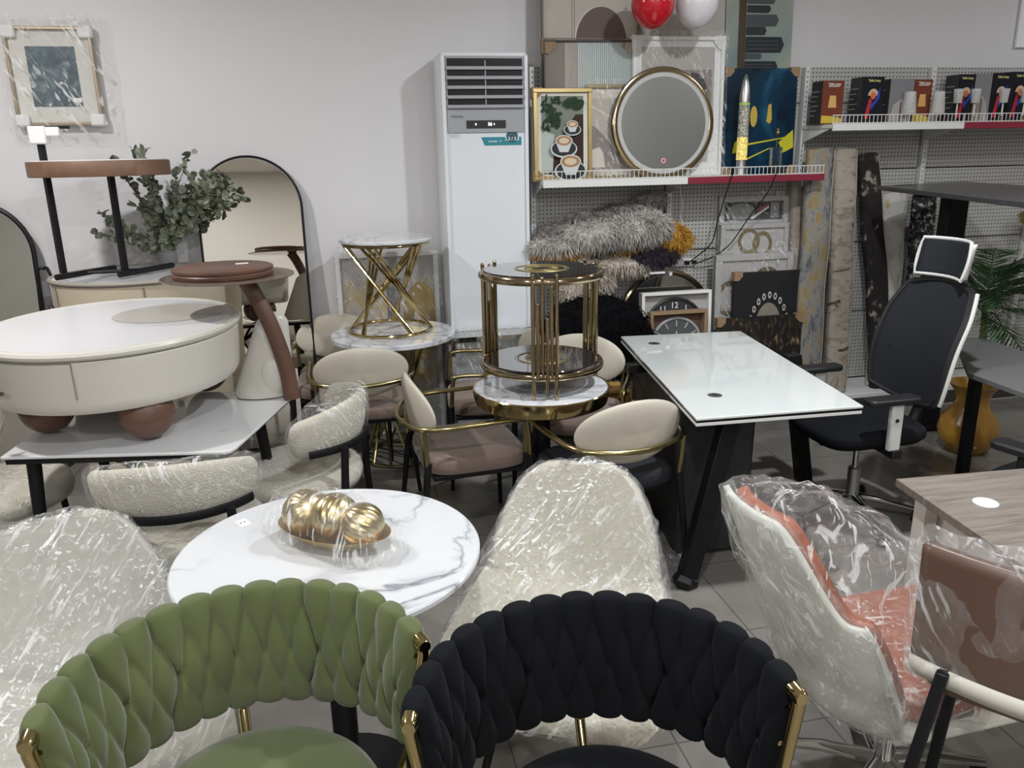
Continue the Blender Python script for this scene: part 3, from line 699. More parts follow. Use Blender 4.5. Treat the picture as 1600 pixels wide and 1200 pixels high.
def beam(p0, p1, wx, wy, m, t, name):
    p0 = Vector(p0); p1 = Vector(p1)
    vs = [p+Vector((sx*wx/2, sy*wy/2, 0)) for p in (p0, p1) for sx, sy in ((-1, -1), (1, -1), (1, 1), (-1, 1))]
    return MB().add(vs, [(0, 1, 2, 3), (7, 6, 5, 4)]+[(i, (i+1) % 4, 4+(i+1) % 4, 4+i) for i in range(4)]).build(name, m, t, bevel=.004)
l1 = beam((1.50, 2.86, .728), (1.285, 2.755, .035), .075, .06, BLACK, t, 'slanted_leg')
MB().tube([(1.285, 2.755, .036), (1.275, 2.75, .02), (1.27, 2.747, .002)], [.05, .055, .045], 6).build('foot', BLACK, l1)
for xx, dx in ((1.99, -.02), (2.30, .04)):
    beam((xx+(-.01 if dx < 0 else -.09), 3.62, .715), (xx+dx, 3.62, .002), .085, .05, BLACK, t, 'frame_leg')
MB().box((2.09, 3.62, .56), (.26, .05, .10)).box((2.0, 3.62, .655), (.08, .04, .14)).build('frame_cross_bar', BLACK, t, bevel=.006)
MB().box((1.72, 3.62, .705), (.80, .05, .045)).build('top_beam', BLACK, t, bevel=.004)
MB().prism([(1.33, 2.98), (1.66, 2.97), (1.84, 3.50), (1.79, 3.92), (1.47, 3.95)], .02, .727).build('side_cabinet', mat('anthracite_laminate', (.025, .026, .028), .45), t, bevel=.003)

# ================================================================ mesh office chair
MESH = mat('black_mesh', (.016, .018, .022), .75, bump=.6, bscale=300, spec=.25)
WPL = mat('pale_grey_plastic', (.62, .62, .59), .4)
BPL = mat('black_plastic', (.014, .014, .015), .45)
def office_chair(name, label, loc, rz, group=None):
    t = thing(name, label, 'chair', loc, rz, group)         # local front = +Y
    def seat(u, v):
        a = u*2*PI; c, s = math.cos(a), math.sin(a); e = .5
        pr = [(0, .445), (.92, .45), (1.0, .475), (.99, .505), (.9, .522), (0, .528)]
        k = v*(len(pr)-1); i = min(int(k), len(pr)-2); f = k-i; q = pr[i][0]*(1-f)+pr[i+1][0]*f; z = pr[i][1]*(1-f)+pr[i+1][1]*f
        y = .25*math.copysign(abs(s)**e, s)
        return (.255*math.copysign(abs(c)**e, c)*max(q, .001), y*max(q, .001)+.02, z-.02*max(0, y/.25)**3)
    MB().grid(seat, 48, 20, cu=True).build('seat', CHARC, t, angle=80)
    MB().box((0, 0, .425), (.20, .26, .04)).box((0, .10, .40), (.10, .08, .03)).build('tilt_mechanism', BPL, t, bevel=.01)
    # backrest: mesh sheet in a frame
    def bk(u, v, ex=0):
        x = (u*2-1); z = .58+v*.56
        w = (.245+.0*v)*(1 if True else 1); w *= (1-.10*abs(v*2-1)**3-.10*max(0, v-.75)/.25)
        y = -.225-.06*math.sin(v*PI)*-1*.6-.14*v-.02+.045*x*x
        return Vector((x*w, y, z-(-.04+.07*v)*x*x))
    MB().grid(lambda u, v: bk(u, v), 20, 28).build('mesh_back', MESH, t, solid=.008, angle=80)
    path = [bk(u, 0) for u in [k/10 for k in range(11)]]+[bk(1, v) for v in [k/14 for k in range(1, 15)]]+[bk(1-k/10, 1) for k in range(1, 11)]+[bk(0, 1-k/14) for k in range(1, 14)]
    MB().tube(path, .013, 8, closed=True).build('back_frame', BPL, t)
    MB().tube([p+Vector((.012*math.copysign(1, p.x), -.018, 0)) for p in [bk(1, k/14) for k in range(0, 15)]], .010, 8).build('side_trim', WPL, t)
    MB().tube([p+Vector((.012*math.copysign(1, p.x), -.018, 0)) for p in [bk(0, k/14) for k in range(0, 15)]], .010, 8).build('side_trim', WPL, t)
    MB().tube(spline([(0, -.05, .41), (0, -.24, .42), (0, -.32, .58), (0, -.36, .85), (0, -.41, 1.08), (0, -.40, 1.16)], 5), [.028]*26, 10, flat=.6).build('spine', BPL, t)
    MB().grid(lambda u, v: (.17*(u*2-1), -.275+.03*(u*2-1)**2-.035*math.sin(v*PI), .64+v*.17), 14, 8).build('lumbar_pad', BPL, t, solid=.02)
    hd = lambda u, v: Vector(((u*2-1)*.145, -.37+.05*(u*2-1)**2-.03*(v), 1.16+v*.165))
    MB().grid(hd, 14, 10).build('headrest_mesh', MESH, t, solid=.008)
    hp = [hd(k/8, 0) for k in range(9)]+[hd(1, k/6)+Vector((.012*math.sin(k/6*PI), 0, 0)) for k in range(1, 7)]+[hd(1-k/8, 1) for k in range(1, 9)]+[hd(0, 1-k/6)-Vector((.012*math.sin(k/6*PI), 0, 0)) for k in range(1, 6)]
    MB().tube(hp, .008, 8, closed=True).build('headrest_frame', WPL, t)
    for s in (-1, 1):
        MB().grid(lambda u, v: (s*(.150+.004*u), -.37+.05-.03*v-.022*u*(1), 1.165+v*.155), 3, 8).build('headrest_side', WPL, t, solid=.006)
    for s in (-1, 1):
        MB().prism(rrect(.085, .25, .03, 5, s*.275, .06), .672, .70).build('arm_pad', BPL, t, bevel=.008)
        MB().box((s*.285, .04, .565), (.03, .058, .215)).build('arm_post', WPL, t, bevel=.008)
        MB().box((s*.27, .02, .44), (.06, .05, .045)).box((s*.20, .02, .43), (.18, .05, .02)).build('arm_bracket', BPL, t, bevel=.006)
        MB().cyl((0, 0, 0), .008, .004, 16, None, Matrix.Translation((s*.301, .045, .60))@Matrix.Rotation(s*PI/2, 4, 'Y')).build('arm_button', BPL, t)
    MB().box((.3015, .04, .535), (.0012, .028, .035)).build('arm_label', PAPER, t)
    MB().cyl((0, 0, .23), .014, .19, 20).build('gas_piston', CHROME, t)
    MB().lathe([(.001, .09), (.03, .09), (.03, .26), (.024, .268), (.001, .268)], 24).build('gas_cylinder', STEEL, t)
    MB().tube([(.12, .0, .42), (.19, .02, .36), (.235, .03, .30)], [.007, .008, .014], 8).build('tilt_lever', BPL, t)
    for k in range(5):
        a = k*2*PI/5+.5; c, s = math.cos(a), math.sin(a)
        MB().tube([(c*.02, s*.02, .12), (c*.15, s*.15, .10), (c*.30, s*.30, .065)], [.02, .016, .011], 10, flat=.8).build('base_arm', CHROME, t)
        wt = MB(); X = Matrix.Translation((c*.30, s*.30, .028))@Matrix.Rotation(a+.9, 4, 'Z')@Matrix.Rotation(PI/2, 4, 'X')
        for q in (-.022, .008): wt.lathe([(.001, q), (.022, q), (.027, q+.003), (.027, q+.012), (.022, q+.015), (.001, q+.015)], 20, BPL, X); 
        for q in (-.023, .023): wt.lathe([(.001, q-.001), (.013, q-.001), (.013, q+.001), (.001, q+.001)], 14, STEEL, X)
        wt.tube([(c*.30, s*.30, .03), (c*.30, s*.30, .07)], .006, 8, BPL)
        wt.build('caster', None, t)
    return t
CHARC = mat('black_seat_fabric', (.008, .009, .011), .9, spec=.15)
office_chair('mesh_office_chair', 'black mesh office chair with pale headrest frame facing the white glass desk', (2.31, 3.16, 0), PI/2+.02)

# ================================================================ wood-grain desk, lower right
t = thing('wood_grain_desk', 'grey-brown wood-grain desk with a round white grommet at the right edge', 'desk', (0, 0, 0))
WOOD = ramp_on(mat('grey_oak_laminate', (.30, .25, .20), .4), [(.25, (.10, .083, .07)), (.5, (.19, .163, .14)), (.75, (.26, .225, .195))], 3, 6, stretch=(2, 22, 2), dist=.6)
MB().prism([(1.545, 1.20), (2.95, 1.06), (3.02, 1.93), (1.618, 2.01)], .725, .75).build('desktop', WOOD, t, bevel=.002)
PANEL = mat('pale_cream_panel', (.60, .57, .52), .5)
beam((1.69, 1.95, .724), (1.69, 1.95, .002), .05, .05, PANEL, t, 'desk_leg')
MB().prism([(1.70, 1.25), (1.725, 1.25), (1.745, 1.92), (1.72, 1.92)], .32, .724).build('end_panel', PANEL, t)
MB().prism([(1.72, 1.925), (2.9, 1.86), (2.9, 1.885), (1.72, 1.95)], .25, .724).build('back_panel', PANEL, t)
p = onz(1540, 786, .75); MB().cyl((p.x, p.y, .749), .034, .004, 40, bev=.001).build('cable_grommet', WHITE, t)
beam((2.85, 1.12, .724), (2.85, 1.12, .002), .05, .05, PANEL, t, 'desk_leg'); beam((2.9, 1.87, .724), (2.9, 1.87, .002), .05, .05, PANEL, t, 'desk_leg'); beam((1.62, 1.23, .724), (1.62, 1.23, .002), .04, .04, PANEL, t, 'desk_leg')

# ================================================================ wrapped orange-and-white swivel chair
t = thing('wrapped_swivel_chair', 'plastic-wrapped swivel chair with white shell and orange quilted cushion', 'chair', (1.35, 1.59, 0), -PI/2+.05)
ORANGE = mat('orange_leather', (.30, .085, .040), .42, bump=.7, bscale=26, bdist=.012)
SHELLW = mat('white_moulded_shell', (.62, .62, .56), .35)
def lerp(l, q):
    k = q*(len(l)-1); i = min(int(k), len(l)-2); return l[i]*(1-(k-i))+l[i+1]*(k-i)
# local front +Y (world +X); sides wrap forward as arms
def osh(u, v, off=0):
    x = u*2-1; ax = abs(x)
    topz = .95 if ax < .25 else .95-.22*(1-math.cos(min(1, (ax-.25)/.45)*PI))/2
    if ax > .82: topz -= .30*((ax-.82)/.18)**1.6
    botz = .40
    z = botz+(topz-botz)*v
    ang = -PI/2+x*1.0
    R = .245+.03*v+off
    c, s = math.cos(ang), math.sin(ang); e = .78
    X_ = (R+.02)*math.copysign(abs(c)**e, c); Y_ = R*math.copysign(abs(s)**e, s)*1.15
    Y_ -= .36*max(0, (z-.50))*(1-ax*.25)
    k = max(0, .5-z)/.1; X_ *= 1-.10*k*k; Y_ *= 1-.08*k*k
    return (X_, Y_, z)
osl = MB().grid(lambda u, v: osh(u, v, .012), 60, 24).build('outer_shell', SHELLW, t, solid=.014, angle=80)
def inner(u, v):
    p = Vector(osh(.02+u*.96, v*.985+.005, -.018)); return p
inn = MB().grid(inner, 60, 24).build('back_cushion', ORANGE, t, solid=.030, angle=80)
st = MB().prism(rrect(.46, .52, .12, 8, 0, .06), .43, .50).build('seat_cushion', ORANGE, t, bevel=.02, seg=4)
st0 = MB().prism(rrect(.49, .56, .13, 8, 0, .05), .385, .428).build('seat_pan', SHELLW, t, bevel=.015, seg=3)
MB().cyl((0, 0, .10), .028, .285, 24).build('gas_cylinder', CHROME, t)
for k in range(5):
    a = k*2*PI/5+.2; c, s = math.cos(a), math.sin(a)
    MB().tube([(c*.02, s*.02, .115), (c*.16, s*.16, .10), (c*.31, s*.31, .06)], [.026, .022, .016], 10, flat=.7).build('base_arm', CHROME, t)
    MB().cyl((c*.30, s*.30, .002), .022, .045, 18).build('caster', BPL, t)
wr = wrap(t, [osl, st], FILM2, grow=.016, seed=4, wrinkle=.03, extra=[(.0, -.46, .99), (.16, -.40, 1.0), (-.05, -.30, .95), (.05, -.12, .86)])
skin(t, osl, FILM2, .012, .012, 2); skin(t, st, FILM2, .006, .008, 5)

# ================================================================ wrapped brown chair at the right edge
t = thing('wrapped_brown_chair', 'plastic-wrapped brown chair with black metal legs, cut by the right picture edge', 'chair', (1.52, 1.42, 0), PI/2+.95)
BROWNL = mat('brown_wood_veneer', (.11, .062, .043), .4, bump=.2, bscale=40)
t.rotation_euler = (0, 0, -.895); t.location = (1.21, 1.078, 0)
def bb(u, v): 
    x = (u*2-1)*.25; return (x, .6*x*x-.03*v, .50+v*.32)
bp_ = MB().grid(bb, 24, 12).build('back_panel', BROWNL, t, solid=.025, angle=80)
MB().grid(lambda u, v: ((u*2-1)*.25, .6*((u*2-1)*.25)**2-.006, .455+v*.045), 24, 3).build('back_lower_band', mat('cream_trim', (.55, .52, .45), .5), t, solid=.03)
MB().prism(rrect(.46, .30, .08, 6, 0, .155), .42, .49).build('seat', BROWNL, t, bevel=.015, seg=3)
for x, y, dx, dy in ((-.17, -.01, -.11, -.08), (.17, -.01, .11, -.08), (-.17, .26, -.06, .0), (.17, .26, .06, .0)):
    beam((x, y, .50 if y < .2 else .43), (x+dx, y+dy, -.382), .030, .030, BLACK, t, 'leg')
wrap(t, [bp_], FILM2, grow=.012, seed=8, wrinkle=.02, extra=[(-.26, .02, .44), (.25, .02, .44), (-.27, .05, .85)])
for ch in t.children: ch.data.transform(Matrix.Translation((0, 0, .315))@Matrix.Scale(.82, 4))

# ================================================================ raised black standing desk, far right
t = thing('standing_desk', 'black standing desk raised high above the mesh chair at the right edge', 'desk', (0, 0, 0))
BT = mat('black_satin_laminate', (.045, .045, .047), .22)
MB().prism([(2.72, 2.55), (3.62, 2.75), (3.98, 4.68), (3.20, 4.46)], 1.475, 1.50).build('desktop', BT, t, bevel=.003)
for x, y in ((3.50, 4.15), (3.42, 3.05)):
    MB().box((x, y, .76), (.13, .085, 1.40)).build('lift_column', BLACK, t, bevel=.006)
    MB().box((x+.02, y, .03), (.70, .075, .045)).build('foot_bar', BLACK, t, bevel=.006)
    MB().box((x+.02, y, 1.46), (.55, .06, .03)).build('top_bracket', BLACK, t)
MB().prism([(3.38, 3.05), (3.46, 3.05), (3.54, 4.15), (3.46, 4.15)], 1.435, 1.47).build('frame_rail', BLACK, t)
MB().box((3.36, 4.42, 1.501), (.10, .04, .002), rz=.1).build('cable_cover', INK, t)
# dark low desk
t = thing('grey_desk', 'dark grey desk behind the mesh chair under the raised black desk', 'desk', (0, 0, 0))
MB().prism([(2.70, 2.35), (3.20, 2.35), (3.28, 3.54), (3.16, 3.62), (2.72, 3.0)], .72, .745).build('desktop', mat('smoky_grey_laminate', (.15, .148, .145), .28), t, bevel=.003)
for x, y in ((2.78, 2.45), (3.1, 2.45), (3.2, 3.47)): beam((x, y, .72), (x, y, .002), .05, .05, BLACK, t, 'leg')
# black chair partly in view
t = thing('black_task_chair', 'black task chair with a red stripe at the right edge, behind the wood-grain desk', 'chair', (2.62, 2.28, 0), .3)
MB().prism(rrect(.50, .48, .12, 6), .44, .53).build('seat', CHARC, t, bevel=.02, seg=3)
MB().box((0, .0, .435), (.42, .40, .012)).build('red_stripe', RED, t)
for s in (-1, 1):
    MB().prism(rrect(.09, .26, .035, 5, s*.28, .05), .665, .695).build('arm_pad', BPL, t, bevel=.008)
    MB().box((s*.28, .05, .54), (.04, .06, .25)).build('arm_post', BPL, t, bevel=.01)
MB().cyl((0, 0, .08), .028, .36, 20).build('gas_cylinder', BPL, t)
for k in range(5):
    a = k*2*PI/5+.9; c, s = math.cos(a), math.sin(a)
    MB().tube([(c*.02, s*.02, .10), (c*.16, s*.16, .09), (c*.31, s*.31, .06)], [.024, .02, .015], 8).build('base_arm', BPL, t)
    MB().cyl((c*.30, s*.30, .002), .024, .05, 16).build('caster', BPL, t)

# palm in a gold vase-shaped planter
t = thing('potted_palm', 'artificial palm in a waisted gold planter behind the mesh chair', 'plant', (3.50, 3.80, 0))
MUST = mat('mustard_gold_ceramic', (.38, .20, .03), .25, coat=.5)
MB().lathe([(.001, 0), (.10, 0), (.15, .06), (.165, .13), (.15, .20), (.10, .26), (.085, .31), (.10, .36), (.135, .41), (.13, .41), (.09, .36), (.001, .35)], 48).build('planter', MUST, t)
MB().tube([(0, 0, .35), (.01, 0, .70), (0, .02, .95)], [.028, .02, .012], 10).build('trunk', mat('palm_trunk', (.12, .14, .05), .8), t)
PALM = mat('palm_leaf', (.05, .11, .045), .5); rs = random.Random(5); lf = MB()
def frond(o, d, L, w):
    d = Vector(d).normalized(); side = d.cross(Vector((0, 0, 1))).normalized()
    pts = [o+d*L*k/18+Vector((0, 0, -.45*L*(k/18)**2)) for k in range(19)]
    lf.tube(pts, .004, 5)
    for k in range(3, 19):
        tg = (pts[k]-pts[k-1]).normalized(); ln = w*math.sin(PI*(k-1)/19)**.6+.03
        for s in (-1, 1, -1, 1):
            e = pts[k]+Vector((rs.uniform(-.015, .015), 0, rs.uniform(-.012, .012)))+(side*s*.75+tg*.8+Vector((0, 0, -.25+rs.uniform(-.1, .1)))).normalized()*ln
            b = tg*.0048
            lf.add([pts[k]-b, pts[k]+b, pts[k].lerp(e, .5)+b*1.1, e, pts[k].lerp(e, .5)-b*1.1], [(0, 1, 2, 3, 4)])
for k in range(20):
    a = rs.uniform(0, 2*PI); el = rs.uniform(.1, 1.2); frond(Vector((0, .01, .78+.01*k)), (math.cos(a)*math.cos(el), min(math.sin(a), .55)*math.cos(el), math.sin(el)), rs.uniform(.40, .62), .17)
lf.v = [(v[0], v[1], min(v[2], 1.43)) for v in lf.v]
lf.build('fronds', PALM, t, smooth=False)
# ================================================================ AC
t = thing('floor_air_conditioner', 'tall white floor-standing air conditioner with grey louvres against the wall', 'air conditioner', (.835, 4.86, 0))
ACW = mat('glossy_appliance_white', (.70, .73, .76), .22); ACG = mat('appliance_grey', (.33, .34, .36), .35)
MB().prism([(-.25, .16), (-.25, -.13), (-.235, -.155), (.235, -.155), (.25, -.13), (.25, .16)], .002, 2.275).build('cabinet_body', ACW, t, bevel=.008)
MB().box((-.235, -.162, 1.14), (.022, .012, 2.24)).box((.235, -.162, 1.14), (.022, .012, 2.24)).build('edge_trim', ACW, t, bevel=.004)
MB().box((0, -.1605, 2.052), (.436, .008, .405)).build('grey_fascia', ACG, t)
MB().box((0, -.1655, 2.11), (.425, .006, .262)).build('air_outlet', BLACK, t)
for k in range(5):
    MB().box((0, -.173, 2.19-k*.0505), (.436, .020, .018)).build('louvre_blade', ACG, t, bevel=.002)
lv = MB()
for k in range(5): lv.box((0, -.171, 2.212-k*.0505), (.006, .012, .034))
lv.build('louvre_pins', ACG, t)
X = UP((.835*0, -.1652, 1.69))
dsp = MB().box((0, -.167, 1.893), (.225, .006, .042)).build('display_panel', INK, t)
glow = mat('display_digits', (.9, .9, .9), .5, emit=(.8, .9, 1), es=3)
text('display_digits', '16', .026, glow, dsp, UP((.02, -.1702, 1.893)), bold=.0006)
MB().box((-.06, -.1705, 1.893), (.006, .001, .010)).box((.045, -.1705, 1.893), (.005, .001, .008)).build('display_icons', glow, dsp)
text('maker_lettering', 'Hisense', .022, mat('grey_lettering', (.12, .12, .13), .5), t, UP((-.165, -.1650, 1.936)), bold=.0004)
sk = MB().prism([(-.01, -.028), (.205, -.028), (.205, .018), (-.03, .018)], 0, .0012, mat('teal_label', (.02, .22, .27), .4), UP((0, -.155, 1.805)))
sk.prism(ell(.15, .02, .035, .035, 24), .0012, .002, mat('teal_label_dark', (.02, .10, .12), .4), UP((0, -.155, 1.805)))
st_ = sk.build('energy_label', None, t)
text('label_lettering', '2.3 / 3.5', .026, PAPER, st_, UP((.15, -.1575, 1.812)), bold=.0005)
text('label_lettering', 'inverter   3', .016, PAPER, st_, UP((.05, -.1568, 1.80)), bold=.0003)
MB().prism([(-.21, -.01), (-.15, -.01), (-.15, .012), (-.21, .012)], 0, .0006, mat('pale_label', (.55, .56, .58), .5), UP((0, -.155, 1.83))).build('small_label', None, t)

# ================================================================ arched floor mirrors
def arch_mirror(label, x, wd, h, lean, y0, fr, z0=.004):
    t = thing('arched_floor_mirror', label, 'mirror', (x, y0, z0)); t.rotation_euler = (-lean, 0, 0); r = wd/2
    out = [(-r, 0), (r, 0)]+[(r*math.cos(k*PI/32), h-r+r*math.sin(k*PI/32)) for k in range(33)]
    X = UP((0, 0, 0))
    MB().prism([(p[0]*.97, p[1]*.99+.008) for p in out], -.006, .004, None, X).build('mirror_glass', MIRROR, t, smooth=False)
    MB().tube([X@Vector((p[0], p[1], 0)) for p in out], fr, 8, closed=True).build('frame', BLACK, t)
    MB().prism([(p[0]*.97, p[1]*.99+.008) for p in out], -.016, -.007, None, X).build('backing', BLACK, t, smooth=False)
    return t
arch_mirror('arched floor mirror in thin black frame leaning on the wall between cabinet and air conditioner', -.525, .585, 1.745, .085, 4.86, .007)
arch_mirror('arched black-framed floor mirror cut by the left picture edge', -2.00, .58, 1.53, .085, 4.86, .014)
t = thing('wire_easel', 'thin black arched metal stand between the left mirror and the oval cabinet', 'stand', (-1.60, 4.80, 0))
MB().tube(spline([(-.10, .0, .003), (-.09, .03, .70), (-.075, .05, 1.12), (-.04, .055, 1.17), (-.005, .05, 1.12), (.06, .0, .70), (.08, -.04, .003)], 8), .009, 8).build('wire_frame', BLACK, t)

# framed picture top left, in plastic
t = thing('framed_picture', 'gold-framed square blue picture with white mount in clear plastic, high on the left wall', 'picture', (-1.475, 5.045, 1.92))
def pz(px, py, y=5.0): v = at(px, py, y); return v
tl, tr_, br_, bl = pz(2, 42), pz(128, 38), pz(172, 192), pz(30, 202)
c0 = (tl+tr_+br_+bl)/4; t.location = (c0.x, 5.045, c0.z-.27); W_ = ((tr_-tl).length+(br_-bl).length)/2; H_ = ((tl-bl).length+(tr_-br_).length)/2
X = UP((0, -.035, .27)); DG_ = mat('dark_brown_frame_side', (.06, .04, .03), .5)
art1 = ramp_on(mat('blue_abstract_print', (.1, .15, .2), .6), [(.3, (.008, .018, .028)), (.5, (.03, .075, .10)), (.62, (.12, .17, .19)), (.72, (.02, .04, .06))], 7, 8, dist=2)
MB().prism(rrect(W_*.95, H_*.94, .01), -.012, 0, None, X).build('mount_board', mat('ivory_mount', (.62, .61, .57), .7), t)
MB().prism(rrect(W_*.57, H_*.60, .002, 5, 0, .0), .0005, .002, None, X).build('print', art1, t)
fr = MB(); gm = mat('gold_moulding', (.36, .28, .18), .35, .6)
for cx_, cy_, dx, dy in ((0, H_/2*.95, W_, .016), (0, -H_/2*.95, W_, .016), (W_/2*.97, 0, .016, H_*.95), (-W_/2*.97, 0, .016, H_*.95)):
    MB().box((cx_, -.032, .27+cy_), (dx, .05, dy)).build('frame_bar', gm, t, bevel=.003)
for sx in (-1, 1):
    for sz in (-1, 1):
        MB().box((sx*W_*.44, -.040, .27+sz*H_*.44), (.075, .05, .065)).build('foam_corner', FOAM, t, bevel=.012)
MB().prism([(0, 0), (.045, 0), (.045, .022), (0, .022)], .002, .003, None, UP((.075, -.035, .27-.13))).build('price_sticker', PAPER, t)
def sheet(u, v):
    x = (u-.5)*(W_+.12)+.02; z = .27+(v-.5)*(H_+.13)-.01; q = Vector((x*9, z*9, 3)); edge = min(u, 1-u, v, 1-v)
    return (x+.012*noise.noise(q), -.085+.016*noise.noise(q*1.3)+max(0, .05-edge)*.7, z+.012*noise.noise(q+Vector((5, 5, 5))))
MB().grid(sheet, 60, 60).build('plastic_wrap', film('picture_bag', (1, 1, 1), body=.04, streak=12), t, angle=180)

# ================================================================ gondola shelving
PEG = mat('perforated_steel_panel', (.43, .425, .405), .5); nt = PEG.node_tree; b = nt.nodes['Principled BSDF']
tc = nt.nodes.new('ShaderNodeTexCoord'); sp = nt.nodes.new('ShaderNodeSeparateXYZ'); nt.links.new(tc.outputs['Object'], sp.inputs[0])
def mth(op, a, b_=None, c=None):
    n = nt.nodes.new('ShaderNodeMath'); n.operation = op
    for i, v in enumerate((a, b_, c)):
        if v is None: continue
        if isinstance(v, (int, float)): n.inputs[i].default_value = v
        else: nt.links.new(v, n.inputs[i])
    return n.outputs[0]
fx = mth('SUBTRACT', mth('FRACT', mth('DIVIDE', sp.outputs[0], .025)), .5); fz = mth('SUBTRACT', mth('FRACT', mth('DIVIDE', sp.outputs[2], .025)), .5)
dd = mth('SQRT', mth('ADD', mth('MULTIPLY', fx, fx), mth('MULTIPLY', mth('MULTIPLY', fz, fz), 1.6)))
hole = mth('LESS_THAN', dd, .22)
mx = nt.nodes.new('ShaderNodeMix'); mx.data_type = 'RGBA'; mx.inputs[6].default_value = (.43, .425, .405, 1); mx.inputs[7].default_value = (.06, .06, .055, 1)
nt.links.new(hole, mx.inputs[0]); nt.links.new(mx.outputs[2], b.inputs['Base Color'])
SHW = mat('shelf_white_steel', (.68, .68, .65), .4); REDT = mat('red_price_strip', (.22, .025, .045), .3); SLOT = mat('slot_black', (.04, .04, .04), .7)
posts = [1.14, 2.03, 2.93, 3.84, 4.75, 5.66]
def bay(x0, x1, label, shelves, grp='pegboard shelving bays'):
    t = thing('shelving_bay', label, 'shelving', ((x0+x1)/2, 4.93, 0), 0, grp); wd = x1-x0
    for k, (z0, z1) in enumerate(((.14, .62), (.625, 1.10), (1.105, 1.58), (1.585, 2.0), (2.005, 2.22))):
        MB().box((0, .01, (z0+z1)/2), (wd-.03, .02, z1-z0-.004)).build('pegboard_panel', PEG, t)
    p_ = MB().box((-wd/2+.0148, .0, 1.11), (.029, .05, 2.215)).build('upright_post', SHW, t)
    sl = MB()
    for k in range(70): sl.box((-wd/2+.015, -.0255, .12+k*.03), (.005, .001, .014))
    sl.build('post_slots', SLOT, p_)
    for z, lip, dpt in shelves:
        s_ = MB().box((0, -dpt/2-.02, z-.012), (wd-.004, dpt, .022)).build('shelf', SHW, t)
        MB().box((0, -dpt-.028, z-.020), (wd-.002, .014, .040)).build('shelf_lip', REDT if lip else SHW, s_, bevel=.003)
        for sx in (-1, 1): MB().prism([(-.02, z-.025), (-dpt, z-.025), (-.02, z-.11)], -.002, .002, None, Matrix.Translation((sx*(wd/2-.01), 0, 0))@Matrix(((0, 0, 1, 0), (1, 0, 0, 0), (0, 1, 0, 0), (0, 0, 0, 1)))).build('shelf_bracket', SHW, s_)
        fn_ = MB(); n = int(wd/.027)
        for k in range(n+1): fn_.tube([(-wd/2+.005+k*(wd-.01)/n, -dpt-.022, z), (-wd/2+.005+k*(wd-.01)/n, -dpt-.022, z+.05)], .0022, 4)
        for zz in (z+.05, z+.004): fn_.tube([(-wd/2, -dpt-.022, zz), (wd/2, -dpt-.022, zz)], .003, 5)
        fn_.build('wire_fence', SHW, s_)
    MB().box((0, -.17, .065), (wd-.004, .36, .13)).build('base_shelf', SHW, t, bevel=.004)
    MB().box((0, -.352, .055), (wd-.02, .004, .09)).build('kick_board', SLOT, t)
    return t
bay(posts[0], posts[1], 'white shelving bay with the white-lipped shelf carrying the coffee picture', [(1.575, 0, .30)])
bay(posts[1], posts[2], 'white shelving bay with the red-lipped shelf carrying the blue portrait canvas', [(1.575, 1, .30)])
bay(posts[2], posts[3], 'white shelving bay with white-lipped upper shelf of lamp boxes', [(1.865, 0, .34)])
bay(posts[3], posts[4], 'white shelving bay with red-lipped upper shelf of candle lamps', [(1.865, 1, .34)])
bay(posts[4], posts[5], 'white shelving bay with a small low shelf at the right edge', [(1.865, 1, .34), (1.18, 0, .30), (1.48, 0, .26)])

# ---- pictures: helper makes an upright board with flat printed shapes as surface pattern
def picture(name, label, cat, X0, X1, z0, z1, y, shapes, base, frame=None, fw=.015, depth=.03, lean=.04, corners=None, wrap_=False, cornsz=.05, group=None):
    w_, h_ = X1-X0, z1-z0
    t = thing(name, label, cat, ((X0+X1)/2, y, z0), 0, group); t.rotation_euler = (-lean, 0, 0)
    X = UP((0, 0, 0))
    pr = MB().prism([(-w_/2, 0), (w_/2, 0), (w_/2, h_), (-w_/2, h_)], -depth, 0, base, X)
    pr.build('canvas' if not frame else 'backing_board', None, t, smooth=False)
    if shapes:
        g = MB(); 
        for k, (poly, m) in enumerate(shapes):
            g.prism([(px*w_/2, py*h_) for px, py in poly], .0004+.0004*k, .0008+.0004*k, m, X)
        g.build('print', None, t, smooth=False)
    if frame:
        f = MB()
        for cx_, cz_, a, b_ in ((0, h_-fw/2, w_, fw), (0, fw/2, w_, fw), (-w_/2+fw/2, h_/2, fw, h_-2*fw), (w_/2-fw/2, h_/2, fw, h_-2*fw)):
            f.box((cx_, -.004, cz_), (a, .028, b_))
        f.build('frame', frame, t, bevel=.002)
    if corners:
        for (sx, sz) in corners[1]:
            q = cornsz; xx, zz = sx*w_/2, (h_ if sz > 0 else 0)
            MB().prism([(xx+sx*.006, zz+sz*.006), (xx+sx*.006, zz-sz*q), (xx-sx*q*.45, zz-sz*q), (xx-sx*q, zz-sz*q*.45), (xx-sx*q, zz+sz*.006)], -depth-.004, .014, None, X).build('corner_protector', corners[0], t)
    if wrap_:
        def sh(u, v):
            x = (u-.5)*(w_+.03); z = v*(h_+.03); q = Vector((x*8, z*8, X0*7))
            return (x, -.030+.010*noise.noise(q), z)
        MB().grid(sh, 30, 40).build('plastic_wrap', FILM, t, angle=180)
    return t
def R_(x0, y0, x1, y1): return [(x0, y0), (x1, y0), (x1, y1), (x0, y1)]
c1 = flat_mat('sand_print', (.50, .46, .41)); c2 = flat_mat('mauve_brown_print', (.15, .11, .105)); c3 = flat_mat('stone_print', (.43, .40, .37)); c4 = flat_mat('pale_line', (.66, .62, .55)); c5 = flat_mat('mint_grey_print', (.46, .52, .50)); c6 = flat_mat('sage_print', (.33, .38, .27)); c7 = flat_mat('charcoal_print', (.035, .033, .033)); c8 = flat_mat('taupe_print', (.24, .205, .185))
ALL = [(-1, 1), (1, 1), (-1, -1), (1, -1)]
